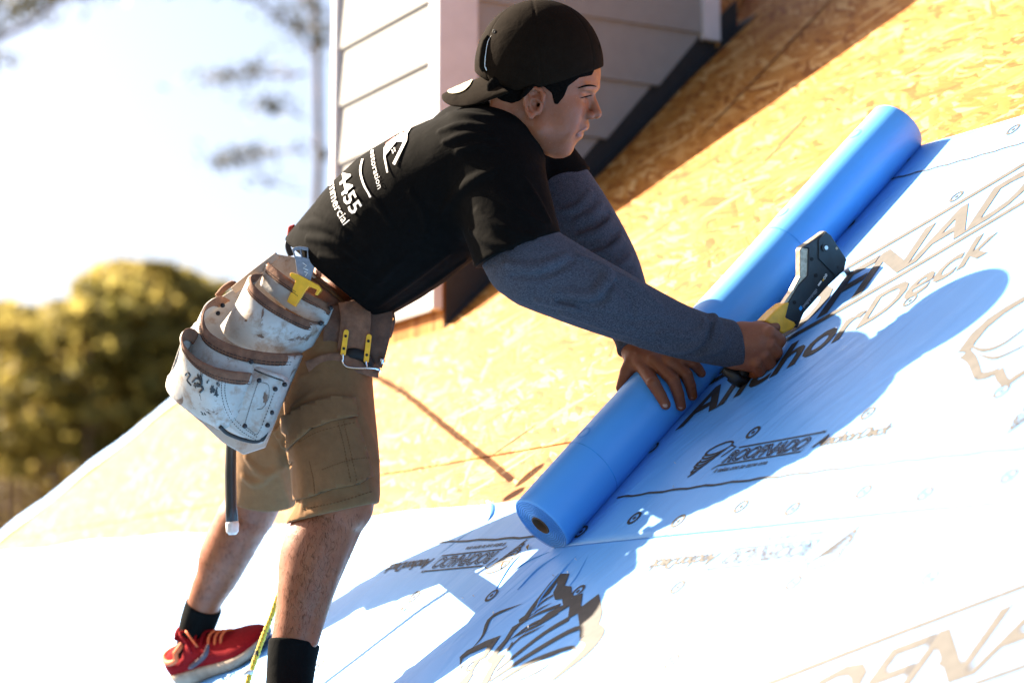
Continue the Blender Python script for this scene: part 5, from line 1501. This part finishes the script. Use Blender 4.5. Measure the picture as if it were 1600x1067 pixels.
def rim_band(G, name, parent, w=15, r=3.6, mat='suede', i0=0, i1=None, fold_=True):
    """suede binding folded over a pocket's rim"""
    top = G[0][i0:i1]; n = len(top); H_ = []
    for j in range(n):
        a = G[0][i0+j]; d = G[2][i0+j]-a; d = d/(np.linalg.norm(d)+1e-9)
        row = [a+CAMF*5*K+d*w*.5*K, a+CAMF*4.5*K-d*1.5*K, a-d*4.0*K, a-CAMF*5.2*K-d*2.0*K, a-CAMF*6.0*K+d*w*.5*K, a-CAMF*5.2*K+d*w*K]
        H_.append(row)
    o = MB().grid([list(x) for x in zip(*H_)]).build(name, M[mat], parent, True)
    s_ = o.modifiers.new('solid', 'SOLIDIFY'); s_.thickness = .0016; s_.offset = 0
    sb = o.modifiers.new('sub', 'SUBSURF'); sb.levels = 1; sb.render_levels = 1
    m = MB()
    for off in (w*.62, w*.86):
        for j in range(0, n-1):
            a = G[0][i0+j]; b = G[0][i0+j+1]; d = G[2][i0+j]-a; d = d/(np.linalg.norm(d)+1e-9)
            for f0, f1 in ((.05, .40), (.55, .90)): m.tube([a+(b-a)*f0+d*off*K-CAMF*7*K, a+(b-a)*f1+d*off*K-CAMF*7*K], .55*K, 4)
    m.build('stitching', M['dark'], o)
    return o
def rivet(x, y, w, parent=None, r=4.0):
    m = MB(); m.ball((0, 0, 0), 1, 10, 6); c = B(x, y, w); m.v = [c+CAMR*p[0]*r*K+CAMUP*p[1]*r*K+CAMF*p[2]*r*.5*K for p in m.v]; m.build('rivet', M['rivet'], parent or pouch, True)
# rearmost strip pocket (holds the knife)
oD, GD = pocket(z3([(500, 205, 52), (555, 250, 34), (625, 300, 28), (705, 352, 34), (785, 398, 52)]), z3([(470, 300, 56), (530, 345, 44), (600, 400, 40), (680, 445, 44), (755, 470, 54)]), 5, 'pocket', pouch, seed=1)
rim_band(GD, 'rim', oD, 14)
# upper pocket
oC, GC = pocket(z3([(475, 255, 48), (430, 258, 26), (425, 285, 4), (455, 325, -10), (520, 378, -14), (600, 425, -10), (690, 462, 10), (745, 466, 44)]), z3([(300, 480, 50), (310, 500, 36), (330, 530, 18), (380, 560, 4), (450, 590, -2), (540, 600, 2), (600, 605, 20), (690, 560, 46)]), 16, 'pocket', pouch, seed=2)
rim_band(GC, 'rim', oC, 14)
# middle pocket
oB, GB = pocket(z3([(330, 370, 44), (285, 352, 20), (235, 385, -8), (216, 440, -30), (232, 500, -42), (290, 545, -46), (380, 580, -44), (500, 602, -34), (600, 606, -10), (648, 600, 24)]), z3([(185, 470, 50), (150, 540, 36), (130, 600, 20), (120, 700, 0), (160, 800, -12), (260, 880, -18), (350, 940, -16), (430, 975, -8), (490, 960, 10), (520, 900, 40)]), 20, 'pocket', pouch, seed=3)
rim_band(GB, 'rim', oB, 17)
# front pocket
oA, GA = pocket(z3([(205, 540, -34), (178, 500, -44), (140, 498, -62), (125, 530, -82), (140, 575, -92), (190, 625, -98), (260, 662, -98), (340, 682, -90), (430, 690, -72)]), z3([(70, 700, 20), (62, 745, -6), (90, 790, -36), (150, 840, -50), (210, 880, -56), (260, 905, -56), (300, 925, -52), (360, 880, -56), (400, 800, -58)]), 16, 'pocket', pouch, seed=4)
rim_band(GA, 'rim', oA, 17)
# small curved tool pocket on the right, with its welt and stitching
oE, GE = pocket(z3([(445, 655, -44), (480, 672, -52), (530, 690, -50), (575, 706, -34), (592, 720, -12)]), z3([(300, 780, -58), (330, 900, -56), (400, 960, -50), (470, 985, -36), (530, 880, 4)]), 10, 'pocket', pouch, seed=5)
rim_band(GE, 'rim', oE, 5, mat='leather')
pouch_meshes = [oA, oB, oC, oE]
# surface of the pouch, for things stitched or smeared on it
class Near:
    """depth of the nearest pouch face along picture rays"""
    def __init__(s, Gs):
        s.t = []
        for G_ in Gs:
            for i in range(len(G_)-1):
                for j in range(len(G_[0])-1): s.t.append((G_[i][j], G_[i][j+1], G_[i+1][j+1])); s.t.append((G_[i][j], G_[i+1][j+1], G_[i+1][j]))
        s.t = np.array(s.t)
    def at(s, x, y):
        d = ray(x, y); a, b, c = s.t[:, 0], s.t[:, 1], s.t[:, 2]; e1 = b-a; e2 = c-a; p = np.cross(d, e2); det = (e1*p).sum(1); det = np.where(np.abs(det) < 1e-14, 1e-14, det)
        tv = -a; u = (tv*p).sum(1)/det; q = np.cross(tv, e1); v_ = (q@d)/det; t = (e2*q).sum(1)/det
        ok = (u >= -.01) & (v_ >= -.01) & (u+v_ <= 1.01) & (t > 3)
        return d*(t[ok].min()) if ok.any() else None
near = Near([GA, GB, GC, GE])
def on_pouch(pts, lift=4.6): 
    out = []
    for x, y in pts:
        p = near.at(x, y)
        if p is not None: out.append(p-CAMF*lift*K)
    return out
def smear(poly, mat, name, lift=5.0, step=5):
    bm = bmesh.new(); bm.faces.new([bm.verts.new((p[0], p[1], 0)) for p in poly]); cut_grid(bm, step); bm.verts.ensure_lookup_table(); bm.verts.index_update()
    P_ = [near.at(v.co.x, v.co.y) for v in bm.verts]; fs = [tuple(l.index for l in q.verts) for q in bm.faces if all(P_[l.index] is not None for l in q.verts)]
    bm.free()
    if fs: mesh_obj(name, [p-CAMF*lift*K if p is not None else (0, 0, 0) for p in P_], fs, mat, pouch)
def blob(cx, cy, rx, ry, rot, seed, n=22, rough=.45):
    r = random.Random(seed); t = math.radians(rot); out = []
    for k in range(n):
        a = 2*math.pi*k/n; q = 1-rough*r.random(); x, y = rx*q*math.cos(a), ry*q*math.sin(a); out.append((cx+x*math.cos(t)-y*math.sin(t), cy+x*math.sin(t)+y*math.cos(t)))
    return out
for i, (x, y, rx, ry, rot) in enumerate(((150, 690, 16, 10, 20), (185, 735, 24, 30, 10), (205, 690, 10, 40, -10), (275, 770, 22, 30, 5), (290, 720, 12, 24, 10), (165, 800, 36, 14, 35), (225, 860, 26, 9, 30), (240, 720, 6, 14, 0), (205, 790, 8, 30, -15))):
    for j in range(4):
        rg = random.Random(i*10+j)
        smear(blob(240+(x+rg.uniform(-.8, .8)*rx)/2.8075, 340+(y+rg.uniform(-.8, .8)*ry)/2.8075, rx*rg.uniform(.4, .85)/2.8075, ry*rg.uniform(.4, .85)/2.8075, rot, i*10+j, 16, .7), M['black_smear'], 'tar_smear', 5.0+.03*j)
for i, (x, y, rx, ry, rot) in enumerate(((480, 420, 6, 34, 12), (490, 790, 12, 46, 5), (470, 520, 26, 12, 20), (405, 450, 14, 8, 0), (600, 560, 10, 4, 0))):
    smear(blob(240+x/2.8075, 340+y/2.8075, rx/2.8075, ry/2.8075, rot, 90+i, 18, .6), M['brown_smear'], 'scuff_or_seam_mark', 4.9)
# emblem stamped on the front pocket: black loops, worn away
m = MB()
for q, r_ in (([(142, 690), (150, 678), (162, 690), (150, 712), (168, 735)], 2.2), ([(172, 720), (190, 705), (212, 715), (206, 738), (180, 735)], 2.4), ([(180, 735), (200, 730), (218, 750), (205, 765)], 2.6)):
    P_ = on_pouch([(240+x/2.8075, 340+y/2.8075) for x, y in spline(q, 18)], 5.2)
    if len(P_) > 2: m.tube(P_, r_*K*.75, 6)
m.build('stamp', M['black_smear'], pouch)
def stitched(q, parent=pouch, r=.55):
    P_ = on_pouch([(240+x/2.8075, 340+y/2.8075) for x, y in spline(q, 60)], 4.9); m = MB()
    for i in range(0, len(P_)-1, 2): m.tube([P_[i], P_[i+1]], r*K, 4)
    if P_: m.build('stitching', M['dark'], parent)
for q in ([(305, 690), (300, 770), (325, 860), (380, 930), (450, 975)], [(320, 690), (315, 770), (340, 855), (390, 915), (455, 962)], [(462, 715), (430, 810), (400, 910)], [(400, 910), (430, 935), (460, 945), (500, 850), (535, 755)], [(450, 660), (500, 690), (560, 715), (585, 760), (548, 860)], [(65, 745), (100, 705), (130, 668)], [(75, 755), (105, 718), (132, 680)], [(470, 720), (505, 735), (505, 790), (480, 835), (455, 840)]): stitched(q)
# welt along the pouch's right edge with two lines of stitching
we = z3([(845, 378), (800, 440), (735, 530), (660, 610)])
strip([B(x-3, y+2, pw(x, y)-4) for x, y in we], 9, .004, 'welt', M['leather'], CAMR, pouch)
for o_ in (-4, 3): 
    m = MB(); q = spline([B(x-3+o_, y+2, pw(x, y)-7.5) for x, y in we], 40)
    for i in range(0, 39, 2): m.tube([q[i], q[i+1]], .55*K, 4)
    m.build('stitching', M['dark'], pouch)
# black strap holder along the lower right edge
P_ = [B(x, y, -62+30*t) for (x, y), t in zip(spline(z3([(290, 915), (330, 950), (420, 980), (470, 975), (495, 930), (515, 845)]), 30), np.linspace(0, 1, 30))]
m = MB(); m.tube(P_, [3.2*K]*18+[4.6*K]*12, 8, True, (CAMF, .7)); m.build('black_edge', M['black_strap'], pouch, True)
for x, y, w in ((303, 385, 20), (283, 420, 26), (200, 537, -30), (428, 632, -60), (733, 463, 20), (776, 396, 36), (463, 714, -72), (534, 752, -58), (575, 732, -44), (400, 914, -76), (518, 855, -50), (500, 910, -52), (222, 505, -10)): rivet(240+x/2.8075, 340+y/2.8075, w)
strip([B(*p) for p in z3([(350, 320, 60), (420, 262, 56), (500, 200, 54), (545, 165, 60)])], 6, .004, 'side_strap', M['leather_in'], CAMUP, pouch)
m = MB(); m.tube(spline([B(*p) for p in z3([(280, 345, 70), (310, 310, 76), (345, 290, 80), (360, 300, 80)])], 10), [5*K]*10, 8, True); m.build('loose_end', M['suede'], pouch, True)
# ---- knife in the rear pocket
knife = empty('hook_knife', tuple(B(470, 440, 34)))
tag(knife, 'grey and yellow hand tool sticking out of the top pocket of the leather pouch', 'hand tool')
z6 = lambda q: [(440+p[0]/4.85, 380+p[1]/4.85) for p in q]
M['grey_tool'] = simple('grey plastic', (.20, .22, .26), .45, var=.2, scale=120)
m = MB()
outer = z6([(78, 45), (95, 30), (140, 24), (190, 30), (240, 46), (275, 72), (286, 92), (270, 125), (245, 120), (215, 100), (165, 85), (120, 80), (100, 82)])
stem = z6([(100, 95), (120, 100), (165, 106), (215, 120), (262, 128), (240, 200), (218, 285), (160, 268), (118, 235), (108, 160)])
for poly, w, th in ((stem, 24, .014), (z6([(78, 45), (95, 30), (140, 24), (190, 30), (240, 46), (275, 72), (286, 92), (278, 108), (240, 76), (190, 56), (140, 48), (100, 54), (88, 64)]), 24, .014), (z6([(78, 45), (90, 58), (110, 130), (100, 120)]), 24, .014), (z6([(286, 92), (262, 140), (250, 135), (274, 95)]), 24, .014), (z6([(135, 48), (146, 48), (160, 110), (148, 108)]), 24.5, .012), (z6([(192, 56), (204, 62), (205, 122), (192, 118)]), 24.5, .012)):
    m.prism([B(x, y, w) for x, y in poly], CAMF*th)
bevel(m.build('grey_handle', M['grey_tool'], knife), .0012)
pplate(z6([(62, 228), (75, 222), (130, 238), (220, 285), (280, 318), (305, 350), (300, 362), (268, 398), (250, 388), (268, 352), (212, 330), (195, 345), (105, 485), (38, 442), (100, 300), (104, 282), (64, 252)]), 18, .020, 'yellow_body', M['yellow_paint'], knife, .003)
m = MB()
for q in ([(160, 150), (190, 170), (165, 190), (200, 205)], [(172, 215), (196, 225), (180, 250)]): m.tube([B(x, y, 23.6) for x, y in z6(q)], .8*K, 5)
m.build('worn_paint', M['white_print'], knife)
# ---- hammer hanging behind the pouch: only its black grip shows
hammer = empty('hammer', tuple(B(360, 690, 110)))
tag(hammer, 'hammer with a black grip and white butt hanging below the leather pouch', 'hammer')
M['rubber'] = simple('black rubber grip', (.012, .012, .012), .45, var=.2)
M['white_cap'] = simple('white dirty cap', (.56, .52, .48), .6, var=.2, scale=90)
m = MB(); m.tube([B(362, 600, 112), B(361, 690, 110), B(360, 740, 108), B(361, 790, 106), B(363, 818, 105)], [8*K, 8.5*K, 9.5*K, 9.5*K, 10*K], 14); m.build('grip', M['rubber'], hammer, True)
m = MB(); m.tube([B(363, 813, 105), B(363, 818, 105), B(363, 830, 105), B(363.3, 835, 105)], [9.5*K, 10.8*K, 10.2*K, 6*K], 14); m.build('butt_cap', M['white_cap'], hammer, True)
m = MB(); m.tube([B(362, 600, 112), B(364, 560, 114)], 8*K, 12); m.box(B(340, 560, 104), CAMR*58*K, CAMUP*26*K, CAMF*22*K); bevel(m.build('head', M['steel'], hammer), .003)

# ---- hammer tacker in the right hand
tack = empty('hammer_tacker', tuple(B(1260, 450, -40)))
tag(tack, 'black and yellow hammer tacker held in the right hand, nose on the sheet', 'hammer tacker')
M['black_metal'] = simple('black powder coat', (.014, .015, .017), .42, var=.25, scale=90, bumps=.1)
M['blued_plate'] = simple('dark plate', (.022, .028, .034), .38, .3, var=.2, scale=60)
M['worn_steel'] = simple('worn magazine steel', (.42, .33, .24), .45, .7, var=.35, scale=120, bumps=.2)
zt = lambda q: [(1240+p[0]/6.667, 360+p[1]/6.667) for p in q]
def tdepth(x, y): return -62+(x-1200)*.62*1.0     # runs away from the camera towards the nose
def tplate(poly, dw, th, name, mat, bev=.0012):
    P_ = [B(x, y, tdepth(x, y)+dw) for x, y in poly]; a = B(1300, 400, tdepth(1300, 400))-B(1200, 400, tdepth(1200, 400)); b = CAMUP
    nn = np.cross(a, b); nn /= np.linalg.norm(nn); nn = nn if nn@CAMF > 0 else -nn
    m = MB(); m.prism(P_, nn*th); return bevel(m.build(name, mat, tack), bev)
tplate(zt([(85, 180), (340, 12), (395, 55), (555, 305), (530, 420), (350, 590), (110, 860), (40, 1020), (-95, 900), (-110, 850), (60, 560), (150, 470), (158, 190)]), 0, .019, 'housing', M['black_metal'], .002)
tplate(zt([(262, 95), (340, 14), (395, 60), (555, 305), (440, 478), (262, 295)]), -2.6, .003, 'side_plate', M['blued_plate'], .001)
tplate(zt([(66, 200), (85, 178), (158, 190), (150, 470), (60, 575), (-100, 862), (-128, 800), (-20, 640), (66, 480)]), 3, .013, 'magazine', M['worn_steel'], .001)
tplate(zt([(80, 184), (322, 8), (350, 10), (95, 190)]), 2, .015, 'top_edge', M['worn_steel'], .001)
tplate(zt([(525, 430), (575, 380), (615, 470), (590, 500), (560, 480)]), 5, .014, 'nose', M['steel'], .001)
tplate([(1234, 472), (1228, 496), (1246.5, 505), (1240, 514), (1224, 522), (1196, 501), (1213, 484), (1226, 474)], -1, .028, 'yellow_grip', M['yellow_paint'], .003)
m = MB(); m.tube([B(1216, 508, -36), B(1200, 525, -44), B(1175, 558, -54), B(1156, 584, -60), B(1146, 600, -62)], [10*K, 12*K, 13*K, 12.5*K, 12*K], 14); m.build('handle', M['rubber'], tack, True)
m = MB(); m.tube([B(1132, 575, -66), B(1150, 590, -70), B(1166, 598, -64)], [9*K, 10*K, 6*K], 10); m.build('handle_end', M['rubber'], tack, True)
def tdisc(x, y, r, mat, th=.003, dw=-3.0): m = MB(); c = B(x, y, tdepth(x, y)+dw); m.disc(c, -CAMF+CAMR*.4, r*K, th, 14); m.build('screw', mat, tack)
tdisc(*zt([(322, 182)])[0], 5.5, M['black_metal']); tdisc(*zt([(330, 182)])[0], 3.2, M['steel'], .004); tdisc(*zt([(448, 188)])[0], 2.2, M['worn_steel'], .001); tdisc(*zt([(468, 383)])[0], 2.0, M['black_metal'], .001)
for x, y in ((188, 300), (232, 470), (8, 750), (25, 960)): tdisc(*zt([(x, y)])[0], 3.0, M['dark'], .0008, -.6)
# the lettering along the housing: a blue square, a row of pale strokes, white and yellow figures
M['blue_print'] = simple('blue print', (.02, .30, .75), .5, var=.05); M['grey_print'] = simple('grey print', (.22, .23, .26), .5, var=.1)
def tmark(poly, mat, name='printed_mark'):
    P_ = [B(x, y, tdepth(x, y)-.9) for x, y in zt(poly)]; mesh_obj(name, P_, [tuple(range(len(P_)))], mat, tack)
tmark([(52, 815), (75, 782), (95, 808), (74, 840)], M['blue_print'])
rg = random.Random(3)
for i in range(15):
    t = i/14; x, y = 92+t*135, 790-t*175; L = rg.choice((34, 42, 26)); tmark([(x, y), (x+7, y-9), (x+7+L*.55, y-9+L*.6), (x+L*.55, y+L*.6)], M['grey_print'])
tmark([(250, 570), (285, 522), (296, 535), (262, 582)], M['white_print']); tmark([(298, 520), (310, 500), (318, 515), (306, 532)], M['yellow_paint'])
for x, y in ((322, 495), (338, 468)):
    ring = [(x+15*math.cos(a)*.8, y+17*math.sin(a)) for a in np.linspace(0, 6.283, 15)[:-1]]; tmark(ring, M['white_print'])
    mesh_obj('printed_mark', [B(p, q, tdepth(p, q)-1.1) for p, q in zt([(x+6*math.cos(a)*.8, y+8*math.sin(a)) for a in np.linspace(0, 6.283, 11)[:-1]])], [tuple(range(10))], M['black_metal'], tack)

# ---- safety rope by the feet
M['rope'] = None
def rope_mat():
    m, nt, b = new_mat('yellow rope'); vec = coords(nt)
    f_ = noise(nt, vec, 60, 2); c = ramp(nt, f_, [(.45, (.58, .40, .03)), (.58, (.62, .44, .04)), (.62, (.03, .03, .02))]); nt.links.new(c, b.inputs['Base Color']); b.inputs['Roughness'].default_value = .8; return m
M['rope'] = rope_mat()
rpts = [B(522, 600, 215), B(512, 700, 230), B(492, 800, 230), B(462, 868, 222), B(437, 925, 212), B(424, 962, 205), B(413, 990, 200), B(402, 1020, 190), B(390, 1055, 175), B(380, 1090, 160), B(372, 1130, 150), rp(*on(366, 1175), .009), rp(*on(330, 1240), .009)]
q = spline(rpts, 150); m = MB()
tw = []
for s in range(3):
    P_ = []
    for i, p in enumerate(q):
        a = i*.75+s*2.094; P_.append(p+(CAMR*math.cos(a)*.8+CAMF*math.sin(a))*2.6*K)
    m.tube(P_, 3.1*K, 6)
rope = m.build('rope', M['rope'], None, True); tag(rope, 'yellow and black twisted safety rope running between the two shoes', 'rope')
m = MB(); m.tube([B(381, 1051, 172), B(388, 1049, 166), B(394, 1050, 172)], 4*K, 8); m.build('white_tie', M['white_cap'], rope, True)

# ---- safety line: from a snap hook on the far hip back to the roof behind the man
def DP(x, y, d): return ray(x, y)*d
M['lanyard'] = simple('safety rope', (.45, .36, .16), .85, var=.3, scale=120)
lan = empty('safety_line', tuple(DP(520, 545, 4.85))); tag(lan, 'safety line with steel snap hooks running from the far hip to the roof behind', 'safety line')
MB().tube(spline([DP(522, 545, 4.84), DP(496, 522, 5.06), DP(450, 484, 5.52), DP(405, 448, 6.05), DP(402, 470, 6.5), DP(420, 560, 6.75), rp(*on(440, 598), .01)], 50), .0075, 8).build('rope', M['lanyard'], lan, True)
def loop(c, rx, ry, rot, d, r=.0065):
    t = math.radians(rot); MB().tube([DP(c[0]+rx*math.cos(a)*math.cos(t)-ry*math.sin(a)*math.sin(t), c[1]+rx*math.cos(a)*math.sin(t)+ry*math.sin(a)*math.cos(t), d) for a in np.linspace(0, 2*math.pi, 25)], r, 8, False).build('snap_hook', M['steel'], lan, True)
loop((545, 534), 22, 12, -40, 4.79); loop((520, 562), 18, 8, 75, 4.76)
strip([DP(528, 548, 4.8), DP(540, 535, 4.79), DP(552, 518, 4.8)], 5, .004, 'webbing', M['black_strap'], CAMUP, lan)
